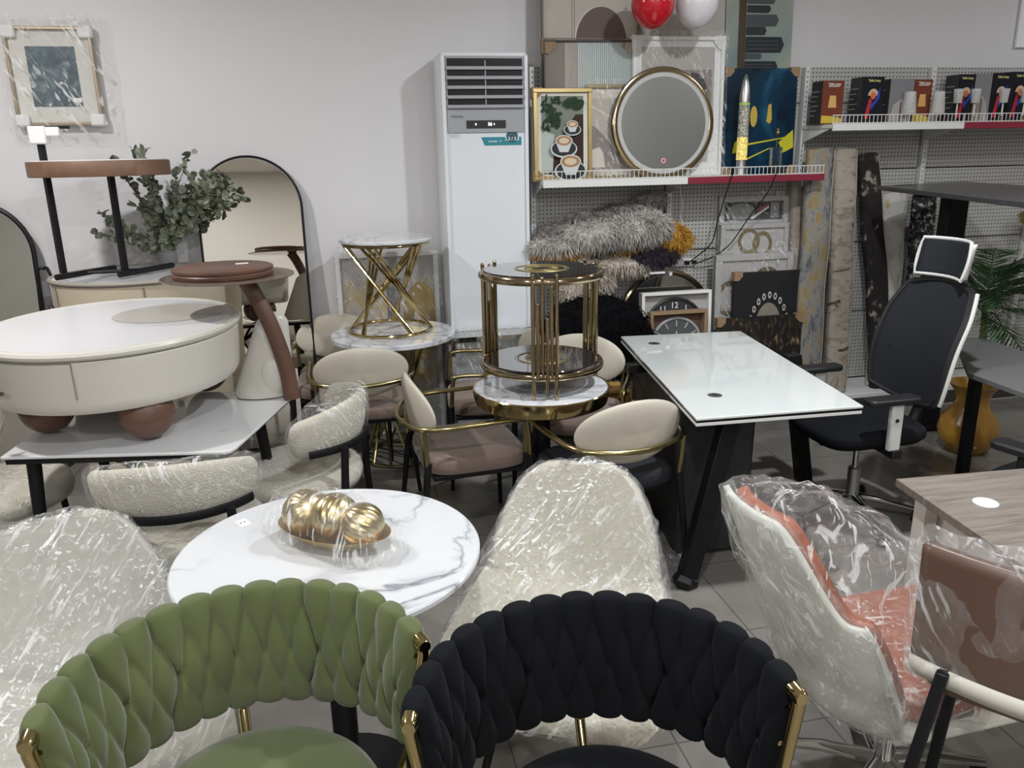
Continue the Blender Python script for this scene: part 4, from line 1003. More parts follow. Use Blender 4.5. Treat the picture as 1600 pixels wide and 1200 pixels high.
def px2(px, py, y): v = at(px, py, y); return v.x, v.z
# pale abstract canvas behind everything
x0, zt0 = px2(990, 20, 4.88); x1, _ = px2(1138, 20, 4.88)
picture('abstract_canvas', 'large pale grey abstract canvas behind the balloons and the round mirror', 'picture', x0, x1, 1.578, 2.86, 4.885, [(R_(-.98, .74, -.2, .9), c4), ([(-.9, .75), (-.4, .78), (-.3, .95), (-.7, .98)], c5)], c3, wrap_=False)
# arches canvas
x0, _ = px2(846, 20, 4.86); x1, _ = px2(1000, 20, 4.86)
picture('abstract_canvas', 'beige canvas with mauve-brown arches and fine lines at the top of the shelf', 'picture', x0, x1, 1.578, 2.80, 4.84, [([(x*.40-.02+.22, y*.22+.625) for x, y in ell(0, 0, 1.35, .76, 30, 0, PI)], c4), ([(x*.40-.02+.24, y*.155+.635) for x, y in ell(0, 0, 1.3, 1, 30, 0, PI)], c2), (R_(-.97, .645, .97, .65), c8), (R_(-.38, .3, -.372, .99), c8), (R_(-.33, .3, -.322, .99), c8)], c1, frame=mat('thin_brown_frame', (.16, .12, .09), .5), fw=.012)
# striped canvas
x0, zz1 = px2(848, 62, 4.80); x1, _ = px2(992, 62, 4.80)
shp = [(R_(-.52, 0, .98, 1), c8), (R_(-.25, 0, .98, .985), c5)]
for k in range(10): shp.append((R_(-.52+k*.03, 0, -.508+k*.03, .985), c4))
for k in range(26): shp.append((R_(-.2+k*.045, 0, -.185+k*.045, .985), flat_mat('pale_stripe', (.55, .60, .58)) if k == 0 else shp[-1][1] if k > 0 else c4))
picture('abstract_canvas', 'striped mint and taupe canvas with brown cardboard corners above the coffee picture', 'picture', x0, x1, 1.578, zz1, 4.775, shp, c8, frame=mat('thin_dark_frame', (.05, .045, .04), .5), fw=.010, corners=(KRAFT, [(-1, 1), (1, 1)]), cornsz=.075)
# green abstract in wrap
x0, zz1 = px2(990, 56, 4.78); x1, _ = px2(1134, 56, 4.78)
picture('framed_abstract', 'plastic-wrapped white-framed sage and black abstract print behind the round mirror', 'picture', x0, x1, 1.578, zz1, 4.765, [(R_(-.80, .35, .80, .93), c3), (R_(-.75, .45, -.15, .77), c6), (R_(-.15, .45, .75, .77), c8), ([(x*.34+.33, y*.19+.56) for x, y in ell(0, 0, 1, 1, 24, 0, PI)], c7), (R_(-.7, .1, .7, .45), c1)], PAPER, frame=WHITE, fw=.02, corners=(FOAM, [(-1, 1), (1, 1)]), cornsz=.07, wrap_=True)
# beige hills frame
x0, zz1 = px2(918, 132, 4.72); x1, _ = px2(1035, 132, 4.72)
picture('framed_abstract', 'gold-framed beige landscape abstract between the coffee picture and the round mirror', 'picture', x0, x1, 1.578, zz1, 4.725, [(R_(-.93, .86, .93, .95), c4), ([(-.95, .6), (-.6, .5), (-.2, .3), (.2, .24), (.4, .1), (-.95, .1)], c8), ([(-.95, .12), (-.95, .3), (-.65, .34), (-.55, .28), (-.5, .12)], c4), ([(-.95, .78), (-.9, .8), (.3, .52), (.3, .5)], c4)], c1, frame=BRASS, fw=.018, wrap_=True)
# coffee picture
x0, zz1 = px2(833, 138, 4.68); x1, _ = px2(925, 138, 4.68)
gd = flat_mat('dark_leaf_print', (.02, .045, .02)); wd_ = flat_mat('dark_wood_print', (.045, .025, .018)); cupw = flat_mat('cup_print', (.55, .58, .56)); cof = flat_mat('coffee_print', (.36, .20, .10)); foam_ = flat_mat('milk_foam_print', (.62, .50, .36)); sau = flat_mat('saucer_print', (.03, .035, .04)); bgp = flat_mat('grey_green_print', (.20, .22, .19)); crm = flat_mat('cream_mount', (.66, .63, .54))
shp = [(R_(-.93, .03, .93, .97), crm), (R_(-.72, .06, .72, .92), bgp), ([(-.72, .06), (.72, .06), (.72, .72), (.45, .72), (-.15, .42), (-.55, .06)], wd_), ([(-.72, .1), (-.35, .1), (-.28, .5), (-.72, .55)], flat_mat('pale_vase_print', (.42, .47, .43)))]
rs = random.Random(3)
for k in range(46):
    cx_, cy_ = rs.uniform(-.68, -.1), rs.uniform(.55, .9); a = rs.uniform(0, PI); shp.append(([(cx_+.10*math.cos(a)*math.cos(q)-.035*math.sin(a)*math.sin(q), cy_+.045*math.sin(a)*math.cos(q)+.018*math.cos(a)*math.sin(q)) for q in [j*PI/4 for j in range(8)]], gd if k % 4 else flat_mat('leaf_print', (.08, .14, .06)) if k == 0 else gd))
for k in range(12):
    cx_, cy_ = rs.uniform(.0, .66), rs.uniform(.80, .9); shp.append((ell(cx_, cy_, .14, .035, 8), gd))
for (a, b_, s_) in ((.30, .60, .75), (.0, .42, 1.15), (.22, .19, 1.4)):
    shp += [(ell(a, b_-.07*s_, .40*s_, .085*s_, 24), cupw), (ell(a, b_-.065*s_, .36*s_, .073*s_, 24), sau), ([(a-.25*s_, b_), (a-.13*s_, b_-.10*s_), (a+.13*s_, b_-.10*s_), (a+.25*s_, b_)], cupw), (ell(a, b_+.01, .26*s_, .055*s_, 24), cupw), (ell(a, b_+.01, .23*s_, .045*s_, 24), cof), (ell(a, b_+.01, .15*s_, .028*s_, 16), foam_)]
picture('framed_photo_print', 'gold-framed print of coffee cups and leaves with cardboard corners beside the air conditioner', 'picture', x0, x1, 1.578, zz1, 4.675, shp, crm, frame=mat('gold_picture_frame', (.42, .33, .15), .3, .9), fw=.022, corners=(KRAFT, [(-1, 1), (-1, -1), (1, -1)]), cornsz=.055)
# city canvas (hung sideways)
x0, _ = px2(1140, 10, 4.88); x1, zc = px2(1246, 10, 4.88)
sky_ = ramp_on(flat_mat('hazy_sky_print', (.3, .36, .34)), [(.35, (.20, .27, .28)), (.65, (.40, .41, .30))], 2, 2); bld = flat_mat('dark_tower_print', (.03, .035, .038)); bl2 = flat_mat('grey_tower_print', (.08, .09, .092))
shp = [(R_(-.62, 0, -.40, 1), flat_mat('brown_edge_print', (.08, .06, .04)))]
rs = random.Random(8)
for y0_, hh, ln in ((.38, .05, .75), (.44, .03, .45), (.475, .055, 1.0), (.54, .025, .5), (.57, .07, 1.15), (.65, .035, .6), (.69, .05, .95), (.75, .03, .7), (.79, .06, .85), (.86, .04, .5), (.91, .05, .8)):
    shp.append(([(-.40, y0_), (-.40+ln*.92, y0_), (-.40+ln, y0_+hh*.5), (-.40+ln*.92, y0_+hh), (-.40, y0_+hh)], bld if rs.random() < .6 else bl2))
    for q in range(3): shp.append((R_(-.38, y0_+hh*(.2+.25*q), -.40+ln*.85, y0_+hh*(.25+.25*q)), bl2))
picture('city_canvas', 'tall canvas of dark city towers stood on its side above the blue portrait canvas', 'picture', x0, x1, 1.578, 2.85, 4.885, shp, sky_)
# blue portrait canvas
x0, zz1 = px2(1136, 106, 4.80); x1, _ = px2(1249, 106, 4.80)
BLU = ramp_on(flat_mat('deep_blue_print', (.01, .06, .12), .35), [(.35, (.002, .008, .018)), (.52, (.003, .030, .065)), (.68, (.02, .14, .22))], 2.2, 3, dist=.8); GP = mat('gold_leaf_print', (.55, .38, .06), .4, .3); YP = flat_mat('yellow_splash_print', (.50, .48, .03))
shp = [(ell(-.18, .55, .10, .10, 14), GP), ([(.18, .50), (.22, .66), (.30, .67), (.33, .52), (.28, .48)], GP), (ell(.62, .57, .15, .07, 18), flat_mat('dark_blue_print', (.002, .01, .03))), ([(.55, .30), (.95, .42), (.98, .25), (.7, .20)], YP), ([(-.6, .28), (.9, .36), (.9, .35), (-.6, .26)], YP), ([(-.55, .12), (.3, .25), (.3, .24), (-.55, .10)], YP), ([(-.7, .30), (-.4, .40), (-.45, .22), (-.75, .2)], YP)]
picture('portrait_canvas', 'deep blue canvas with gold lips and splashes, brown corners, behind the rocket lamp', 'picture', x0, x1, 1.578, zz1, 4.79, shp, BLU, corners=(KRAFT, ALL), cornsz=.05)

# round mirror with light ring
c = at(1041, 187, 4.64); t = thing('round_led_mirror', 'large round champagne-framed mirror with touch light standing on the shelf', 'mirror', (c.x, 4.66, 1.578)); t.rotation_euler = (-.06, 0, 0)
r = .305; X = UP((0, 0, r+.0)); RMG = mat('grey_mirror_glass', (.24, .245, .235), .3, .7)
MB().prism(ell(0, 0, r-.012, r-.012, 72), -.02, .002, None, X).build('mirror_glass', RMG, t, smooth=False)
MB().prism(ell(0, 0, r-.020, r-.020, 72), .002, .003, mat('frosted_band', (.46, .46, .44), .5), X).prism(ell(0, 0, r-.042, r-.042, 72), .0032, .0042, RMG, X).build('frosted_ring', None, t, smooth=False)
MB().tube([X@Vector((r*math.cos(k*PI/40)*.985, r*math.sin(k*PI/40)*.985, -.008)) for k in range(80)], .013, 8, closed=True, flat=1.6).build('frame', CHAMP, t)
MB().tube([X@Vector((.012*math.cos(k*PI/8), -.21+.012*math.sin(k*PI/8), .0045)) for k in range(16)], .0018, 5, closed=True).build('touch_switch', mat('pink_switch_glow', (.9, .3, .35), .5, emit=(1, .25, .3), es=1), t)

# rocket lamp
c = at(1157, 270, 4.66); t = thing('rocket_lamp', 'silver rocket-shaped glitter lamp with yellow-green glow, standing on the shelf', 'lamp', (c.x, 4.66, 1.577))
MB().lathe([(.001, 0), (.036, 0), (.034, .02), (.030, .06), (.030, .09), (.001, .09)], 32).build('base', STEEL, t)
GLI = ramp_on(mat('glitter_liquid', (.5, .5, .4), .15, spec=1), [(.40, (.04, .04, .035)), (.5, (.75, .73, .60)), (.60, (.10, .10, .08))], 90, 2)
YG = ramp_on(mat('yellow_glow_liquid', (.9, .8, .3), .2, emit=(.9, .7, .2), es=.35), [(.40, (.3, .2, .03)), (.55, (.9, .75, .25))], 90, 2)
MB().cyl((0, 0, .09), .032, .13, 32).build('lit_lower_tube', YG, t); MB().lathe([(.0318, .22), (.031, .42), (.001, .42)], 32).build('glitter_tube', GLI, t)
MB().cyl((0, 0, .405), .0325, .012, 32).build('lime_band', mat('lime_plastic', (.35, .6, .1), .3), t)
MB().lathe([(.032, .42), (.030, .47), (.020, .53), (.006, .575), (.001, .58)], 32).build('nose_cone', STEEL, t)
# clear acrylic stand
c = at(1213, 250, 4.66); t = thing('acrylic_block', 'small clear acrylic block ornament with gold stem in front of the blue portrait canvas', 'ornament', (c.x, 4.67, 1.577))
MB().box((0, 0, .105), (.065, .04, .11)).build('clear_block', GLASS, t, bevel=.003); MB().box((0, 0, .025), (.075, .05, .045)).build('base', INK, t)
MB().tube([(0, 0, .16), (.002, 0, .24)], .002, 6).sphere((.003, 0, .245), .012).sphere((.003, 0, .262), .009).build('gold_stem', GOLD, t)
# balloons
for px, py, m, lb in ((1020, 8, mat('red_balloon_rubber', (.50, .01, .02), .18, coat=.5), 'red balloon hanging above the round mirror'), (1089, 8, mat('white_balloon_rubber', (.70, .66, .68), .2, coat=.4), 'white balloon hanging beside the red balloon')):
    c = at(px, py, 4.5); t = thing('balloon', lb, 'balloon', (c.x, 4.5, c.z), 0, 'balloons')
    MB().lathe([(max(.001, .118*math.sin(k*PI/24)*(1-.10*max(0, math.cos(k*PI/24)))), -.125*math.cos(k*PI/24)*1) for k in range(25)], 40).build('balloon_skin', m, t)
    MB().lathe([(.001, .12), (.008, .122), (.004, .13), (.010, .14), (.001, .14)], 12).build('knot', m, t)
    MB().tube([(0, 0, .14), (0, 0, CEIL-c.z-.002)], .0012, 4).build('ribbon', WHITE, t)
# ================================================================ lamp boxes and candle lamps on the upper shelf
def lamp_box(x0, x1, top, y, d, front, side, kind, label):
    z0 = 1.867; w_ = x1-x0; h_ = top-z0
    t = thing('lamp_box', label, 'box', ((x0+x1)/2, y, z0), 0, 'lamp cartons on the upper shelf')
    g = MB().box((0, d/2, h_/2), (w_, d, h_), front).box((-w_/2-.0006, d/2, h_/2), (.001, d-.002, h_-.002), side)
    X = UP((0, -.0006, 0))
    if kind == 'brown':
        g.prism([(-.028, h_*.38), (.028, h_*.38), (.02, h_*.66), (-.02, h_*.66)], 0, .0008, flat_mat('amber_shade_print', (.62, .38, .13)), X)
        g.prism([(-w_*.48, h_*.02), (w_*.48, h_*.02), (w_*.48, h_*.13), (w_*.1, h_*.18), (-w_*.48, h_*.2)], 0, .0008, flat_mat('yellow_print', (.55, .42, .06)), X)
        g.prism([(-.035, h_*.86), (.04, h_*.86), (.04, h_*.88), (-.035, h_*.88)], 0, .0008, flat_mat('white_line_print', (.65, .6, .55)), X)
    elif kind == 'black':
        g.prism(ell(.005, h_*.6, .035, .04, 20, 0, PI), 0, .0008, flat_mat('peach_print', (.55, .40, .28)), X)
        g.prism(ell(.005, h_*.6, .018, .022, 14), .0008, .0012, flat_mat('orange_print', (.6, .15, .05)), X)
        g.prism([(-.045, h_*.1), (-.02, h_*.1), (.0, h_*.5), (-.02, h_*.55)], 0, .0008, flat_mat('red_print', (.45, .03, .05)), X)
        g.prism([(.0, h_*.3), (.05, h_*.55), (.05, h_*.8), (.02, h_*.5), (-.01, h_*.4)], .0004, .001, flat_mat('blue_print', (.02, .06, .35)), X)
    else:
        g.prism([(-w_*.45, h_*.04), (w_*.45, h_*.04), (w_*.3, h_*.42), (0, h_*.55), (-w_*.3, h_*.42)], 0, .0008, flat_mat('grey_room_print', (.38, .35, .33)), X)
        g.prism([(-.004, h_*.04), (.004, h_*.04), (.004, h_*.5), (-.004, h_*.5)], .0008, .0012, flat_mat('brown_pole_print', (.15, .07, .05)), X)
    for k in range(6): g.prism([(-w_*.40, h_*(.2+.11*k)), (-w_*.1+.02*(k % 3), h_*(.2+.11*k)), (-w_*.1+.02*(k % 3), h_*(.22+.11*k)), (-w_*.40, h_*(.22+.11*k))], 0, .0006, flat_mat('small_print', (.30, .30, .30)) if k == 0 else g.mats[-1], Matrix.Translation((-w_/2-.0012, d/2, 0))@Matrix(((0, 0, -1, 0), (-1, 0, 0, 0), (0, 1, 0, 0), (0, 0, 0, 1))))
    g.build('carton', None, t, smooth=False)
    if kind != 'grey':
        text('box_lettering', 'Table Lamp' if kind == 'brown' else 'Table Lamp', .020, flat_mat('box_lettering_ink', (.65, .62, .2) if kind == 'black' else (.7, .66, .6)), t, UP((.005, -.0012, h_*.92)), bold=.0004, sx=.9)
    return t
BRN = flat_mat('brown_box_print', (.16, .045, .025), .35); BLK = flat_mat('black_box_print', (.015, .015, .022), .3); GRY = flat_mat('grey_box_print', (.20, .20, .21), .35); SD = flat_mat('dark_box_side', (.045, .042, .042), .4)
def bx(pl, pr, pt, y=4.66):
    a = at(pl, pt, y); b_ = at(pr, pt, y); return a.x, b_.x, a.z
for (pl, pr, pt, f, k, lb, y) in (
    (1287, 1320, 126, BRN, 'brown', 'brown table lamp carton leftmost on the upper shelf', 4.66),
    (1349, 1383, 120, BLK, 'black', 'black table lamp carton with a colourful lamp print, second on the upper shelf', 4.66),
    (1393, 1430, 123, GRY, 'grey', 'grey floor lamp carton between black and brown cartons', 4.66),
    (1431, 1458, 124, BRN, 'brown', 'brown table lamp carton right of the grey carton', 4.67),
    (1500, 1524, 116, BLK, 'black', 'black lamp carton behind the left brass candle lamp', 4.76),
    (1526, 1552, 115, GRY, 'grey', 'dark grey lamp carton behind the second brass candle lamp', 4.76),
    (1555, 1580, 114, BLK, 'black', 'black lamp carton with lamp print near the right end of the shelf', 4.76),
    (1582, 1612, 112, BLK, 'black', 'black lamp carton cut by the right picture edge', 4.76)):
    a, b_, z = bx(pl, pr, pt, y); lamp_box(a, b_, z, y, .12, f, SD, k, lb)
CRY = mat('clear_crystal', (.85, .85, .83), .06, trans=.55, ior=1.5, bump=1, bscale=50, bdist=.01)
for i, (px, top, lb) in enumerate(((1494, 161, 'brass candle lamp with crystal shade, leftmost on the red-lipped shelf'), (1521, 161, 'brass candle lamp with crystal shade, second on the red-lipped shelf'), (1565, 163, 'brass candle lamp with tall crystal shade, third on the red-lipped shelf'), (1598, 160, 'brass candle lamp at the right picture edge of the upper shelf'))):
    c = at(px, 190, 4.655)
    t = thing('crystal_table_lamp', lb, 'lamp', (c.x, 4.665, 1.867), 0, 'crystal lamps on the upper shelf')
    MB().lathe([(.001, 0), (.022, 0), (.022, .006), (.006, .012), (.005, .02), (.009, .028), (.004, .036), (.001, .036)], 16).build('base', GOLD, t)
    MB().cyl((0, 0, .036), .005, .085, 12).build('candle_stem', mat('cream_candle', (.7, .66, .5), .5) if i == 0 else bpy.data.materials['cream_candle'], t)
    MB().lathe([(.024, .115), (.030, .20), (.029, .20), (.023, .115)], 10).build('crystal_shade', CRY, t)
def glass_shade(px, w_, label, tilt=0):
    c = at(px, 140, 4.62); t = thing('glass_lampshade', label, 'lampshade', (c.x, 4.63, 1.87+.03), 0, 'crinkled glass lampshades on the upper shelf')
    MB().lathe([(w_, .02), (w_*.75, .15), (w_*.72, .15), (w_*.97, .02)], 14).build('crystal_shade', CRY, t)
    MB().lathe([(.001, -.03), (.02, -.03), (.02, -.024), (.004, -.02), (.004, .10), (.001, .10)], 12).build('stem', CHROME, t)
glass_shade(1425, .045, 'crinkled clear glass lampshade in front of the grey floor lamp carton'); glass_shade(1470, .045, 'crinkled clear glass lampshade right of the brown carton')

# ================================================================ rugs leaning on the shelving
def rug(pl, pr, ptop, y, m, label, rz=0, zb=.134, xb=None, lean=.07, th=.05, edge=None):
    a = at(pl, ptop, y+.04); b_ = at(pr, ptop, y+.04); w_ = b_.x-a.x; h_ = a.z-zb
    t = thing('folded_rug', label, 'rug', ((a.x+b_.x)/2 if xb is None else xb, y-.06, zb), rz, 'rugs leaning on the shelving'); 
    t.rotation_euler = (-lean, ((a.x+b_.x)/2-xb)/h_ if xb is not None else 0, rz)
    def f(u, v):
        q = u*2*PI; c, s = math.cos(q), math.sin(q)
        wob = .010*math.sin(v*5+pl)+.004*math.sin(v*17+pl)
        return (w_/2*math.copysign(abs(c)**.6, c)+wob, th*math.copysign(abs(s)**.7, s)*.8, v*h_+.006*math.sin(q*2+pl)*(v))
    MB().grid(f, 36, 60, cu=True).add([f(k/36, 1) for k in range(36)], [tuple(range(36))]).build('rug_pile', m, t, angle=60)
    ed = MB()
    for s in (.88, .98): ed.tube([Vector(f(.0, v/40))*1+Vector((.004-(.99-s)*.12, -.01, 0)) for v in range(41)], .0055, 5)
    ed.build('bound_edge', edge or mat('rug_binding', (.42, .37, .30), .9) if not bpy.data.materials.get('rug_binding') else edge or bpy.data.materials['rug_binding'], t)
r1 = ramp_on(mat('grey_gold_rug', (.4, .4, .4), .9, bump=.6, bscale=150), [(.36, (.03, .035, .045)), (.43, (.10, .10, .11)), (.47, (.20, .20, .20)), (.52, (.27, .265, .245)), (.555, (.28, .18, .035)), (.59, (.26, .20, .07)), (.62, (.20, .20, .20)), (.70, (.05, .055, .07))], 5, 10, stretch=(1.8, 1, .6), rough=.86)
r2 = ramp_on(mat('beige_wave_rug', (.5, .45, .38), .9, bump=.6, bscale=150), [(.36, (.07, .04, .022)), (.40, (.30, .26, .21)), (.55, (.36, .32, .27)), (.62, (.22, .18, .14)), (.66, (.34, .30, .25))], 3.2, 4, stretch=(1.2, 1, 2.2), dist=1.5, offset=(3, 1, 2))
r3 = ramp_on(mat('black_speckle_rug', (.05, .04, .04), .95, bump=.8, bscale=150), [(.42, (.012, .009, .009)), (.58, (.02, .016, .015)), (.66, (.30, .26, .22))], 16, 6, stretch=(1, 1, .7))
r4 = ramp_on(mat('cream_gold_rug', (.5, .48, .4), .9, bump=.6, bscale=150), [(.33, (.28, .25, .20)), (.45, (.50, .48, .44)), (.58, (.56, .55, .52)), (.68, (.42, .34, .13))], 8, 8, stretch=(1.4, 1, .6))
r5 = ramp_on(mat('black_silver_rug', (.1, .1, .1), .8, bump=.8, bscale=100), [(.46, (.015, .015, .015)), (.54, (.07, .07, .07)), (.60, (.55, .54, .52))], 26, 4)
r6 = ramp_on(mat('dusty_beige_rug', (.33, .28, .23), .95, bump=.6, bscale=150), [(.35, (.25, .20, .165)), (.65, (.40, .35, .30))], 6, 6)
rug(1238, 1262, 284, 4.84, r6, 'narrow dusty beige rug leaning left of the grey and gold rug')
rug(1260, 1301, 232, 4.70, r1, 'folded grey and gold speckled rug leaning on the shelving, widest of the rugs')
rug(1307, 1342, 231, 4.72, r2, 'folded beige rug with brown wavy lines leaning on the shelving')
rug(1344, 1376, 236, 4.74, r3, 'folded black speckled rug leaning next to the beige wavy rug', xb=at(1378, 560, 4.7).x, lean=.08)
rug(1374, 1412, 302, 4.80, r4, 'folded cream rug with gold flecks under the raised black desk')
rug(1424, 1458, 305, 4.80, r5, 'folded black and silver shaggy rug beside the desk column')

# ================================================================ frames leaning below the shelf
SIL = mat('silver_grey_mount', (.42, .41, .40), .5)
def frame_px(name, pl, pr, pt, pb, y, shapes, base, label, cat='picture', **k):
    a = at(pl, pt, y); b_ = at(pr, pb, y); a2 = at(pr, pt, y)
    return picture(name, label, cat, a.x, a2.x, b_.z, a.z, y, shapes, base, **k)
GR1 = mat('gold_ring_ornament', (.55, .40, .14), .25, .9)
def ring(cx_, cy_, r0, r1, n=28, sy=1): return [(cx_+r1*math.cos(2*PI*k/n), cy_+sy*r1*math.sin(2*PI*k/n)) for k in range(n+1)]+[(cx_+r0*math.cos(-2*PI*k/n), cy_+sy*r0*math.sin(-2*PI*k/n)) for k in range(n+1)]
# three deep silver frames stacked in depth, each on the base shelf
def leaning(name, pl, pr, pt, y, shapes, base, label, **k):
    a = at(pl, pt, y); b_ = at(pr, pt, y); return picture(name, label, 'picture', a.x, b_.x, .134, a.z, y, shapes, base, **k)
pk = flat_mat('magenta_print', (.30, .03, .07)); gf = flat_mat('grey_face_print', (.25, .25, .25)); dk = flat_mat('near_black_print', (.02, .02, .022))
leaning('framed_print', 1129, 1238, 308, 4.86, [(R_(-.92, .88, .92, .97), dk), (ell(-.35, .925, .40, .04, 20), gf), ([(-.1, .89), (.45, .95), (.45, .94), (0, .885)], PAPER), ([(.1, .93), (.45, .965), (.45, .95), (.2, .92)], pk), (R_(.5, .89, .75, .965), gf)], SIL, 'rearmost silver-framed grey print leaning under the shelf', frame=SIL, fw=.035, wrap_=True)
leaning('framed_ring_ornament', 1131, 1237, 352, 4.80, [(ring(-.15, .90, .23, .33, sy=.22), GR1), (ring(.25, .88, .2, .3, sy=.25), GR1)], SIL, 'middle silver-framed panel with gold rings under the shelf', frame=SIL, fw=.030, wrap_=True)
leaning('framed_ring_ornament', 1122, 1243, 400, 4.74, [(ring(-.55, .70, .30, .42, sy=.30), GR1), (ring(.35, .80, .25, .36, sy=.3), GR1)], SIL, 'front silver-framed panel with large gold rings behind the black canvases', frame=SIL, fw=.040, wrap_=True)
arts = [(R_(-.98, .01, .98, .99), dk)]
hx, hy = .05, .52
helm = ell(hx, hy, .42, .24, 26, 0, PI)
arts.append((helm+[(hx-.40, hy-.16), (hx+.40, hy-.16)][:0], flat_mat('pewter_print', (.25, .23, .18))))
arts.append((R_(hx-.42, hy-.14, hx-.12, hy), flat_mat('teal_print', (.03, .20, .20)))); arts.append((R_(hx+.12, hy-.14, hx+.42, hy), flat_mat('violet_print', (.10, .08, .25)))); arts.append((R_(hx-.06, hy-.14, hx+.04, hy), flat_mat('brown_face_print', (.15, .10, .06))))
bead = flat_mat('bead_print', (.45, .43, .40))
for k in range(13):
    a = -.15+k*(PI+.3)/12; arts.append((ell(hx+.60*math.cos(a), hy+.30*math.sin(a), .055, .028, 12), bead)); arts.append((ell(hx+.60*math.cos(a), hy+.30*math.sin(a), .025, .012, 8), dk))
leaning('bead_crown_canvas', 1152, 1257, 428, 4.66, arts, dk, 'black canvas of a figure with a beaded crown leaning behind the white desk', frame=None, corners=(KRAFT, [(-1, 1)]), cornsz=.05)
lion = ramp_on(mat('dark_gold_mane_print', (.1, .07, .03), .5), [(.48, (.012, .010, .010)), (.6, (.05, .035, .02)), (.72, (.40, .30, .15))], 14, 8, stretch=(2.5, 1, 1), dist=.6)
leaning('dark_mane_canvas', 1124, 1256, 500, 4.60, [], lion, 'lower dark canvas with tawny mane print and cardboard corner, behind the white desk', corners=(KRAFT, [(-1, 1), (1, 1)]), cornsz=.05)
# round wrapped mirror, clock in white frame, small clock box
c = at(1047, 500, 4.80); t = thing('round_mirror', 'big round silver-rimmed mirror in film leaning behind the clocks', 'mirror', (c.x, 4.83, .134)); t.rotation_euler = (-.08, 0, 0)
rr = .31; zz = at(1047, 428, 4.8).z-.134-rr; X = UP((0, 0, zz))
MB().prism(ell(0, 0, rr, rr, 64), -.02, 0, None, X).build('mirror_glass', mat('grey_reflective_glass', (.35, .36, .34), .05, 1), t, smooth=False)
MB().tube([X@Vector((rr*math.cos(k*PI/32), rr*math.sin(k*PI/32), 0)) for k in range(64)], .018, 8, closed=True).build('rim', CHAMP, t)
MB().box((0, .01, (zz-rr)/2), (.2, .02, max(.02, zz-rr))).build('support_carton', KRAFT, t)
def clock(name, pl, pr, pt, y, label, rimm, box_m, face_m, numerals):
    a = at(pl, pt, y); b_ = at(pr, pt, y); w_ = b_.x-a.x; h_ = a.z-.134
    t = thing(name, label, 'clock', ((a.x+b_.x)/2, y, .134)); t.rotation_euler = (-.05, 0, 0)
    f = MB()
    for cx_, cz_, p_, q_ in ((0, h_-.01, w_, .02), (0, .01, w_, .02), (-w_/2+.01, h_/2, .02, h_-.04), (w_/2-.01, h_/2, .02, h_-.04)): f.box((cx_, 0, cz_), (p_, .06, q_))
    f.build('display_frame', box_m, t, bevel=.002); MB().box((0, .025, h_/2), (w_-.04, .006, h_-.04)).build('backing', BROWNL if box_m == KRAFT else SIL, t)
    r = w_*.43; X = UP((0, .018, h_-.05-r))
    MB().prism(ell(0, 0, r, r, 48), -.004, .004, None, X).build('clock_face', face_m, t, smooth=False)
    MB().tube([X@Vector((r*math.cos(k*PI/24), r*math.sin(k*PI/24), .004)) for k in range(48)], .010, 8, closed=True).build('rim', rimm, t)
    for k in range(12):
        an = PI/2-k*PI/6; s_ = ('12', '1', '2', '3', '4', '5', '6', '7', '8', '9', '10', '11')[k] if numerals else None
        if s_: text('numeral', s_, .055, PAPER, t, X@Matrix.Translation((r*.78*math.cos(an), r*.78*math.sin(an), .005)))
        else: MB().prism([(-.004, -.02), (.004, -.02), (.004, .02), (-.004, .02)], .004, .006, None, X@Matrix.Translation((r*.8*math.cos(an), r*.8*math.sin(an), 0))@Matrix.Rotation(an-PI/2, 4, 'Z')).build('hour_mark', SIL, t)
    MB().prism([(-.004, -.01), (.004, -.01), (.002, r*.5), (-.002, r*.5)], .006, .008, None, X).prism([(-.004, -.01), (.004, -.01), (.002, r*.7), (-.002, r*.7)], .008, .010, None, X@Matrix.Rotation(-1.9, 4, 'Z')).build('clock_hands', PAPER, t)
    return t
clock('framed_clock', 1004, 1113, 459, 4.70, 'dark wall clock in white display frame leaning behind the white desk', mat('black_clock_rim', (.03, .03, .03), .4), WHITE, flat_mat('dark_clock_face', (.05, .05, .05), .3), True)
clock('boxed_clock', 1017, 1106, 489, 4.60, 'grey-rimmed wall clock in open brown carton, in front of the framed clock', mat('grey_clock_rim', (.36, .37, .38), .4), KRAFT, flat_mat('grey_clock_face', (.10, .105, .11), .3), False)
# wrapped ring frame behind the hourglass table
ga = ramp_on(mat('gold_agate_print', (.4, .36, .3), .5), [(.3, (.30, .29, .27)), (.5, (.46, .42, .36)), (.62, (.42, .30, .08)), (.75, (.5, .48, .45))], 7, 6, dist=1)
a = at(522, 398, 4.96); b_ = at(684, 398, 4.96)
picture('framed_agate_print', 'plastic-wrapped white-framed abstract print behind the gold hourglass table', 'picture', a.x, b_.x, .004, a.z, 4.955, [(R_(-.86, .15, .86, .86), ga), ([(-.05, .15), (-.05, .86), (.25, .86), (.15, .5), (.25, .15)], flat_mat('dark_band_print', (.12, .11, .11))), (ring(.62, .62, .15, .36, sy=.6), GR1)], SIL, frame=WHITE, fw=.028, wrap_=True, lean=.03)

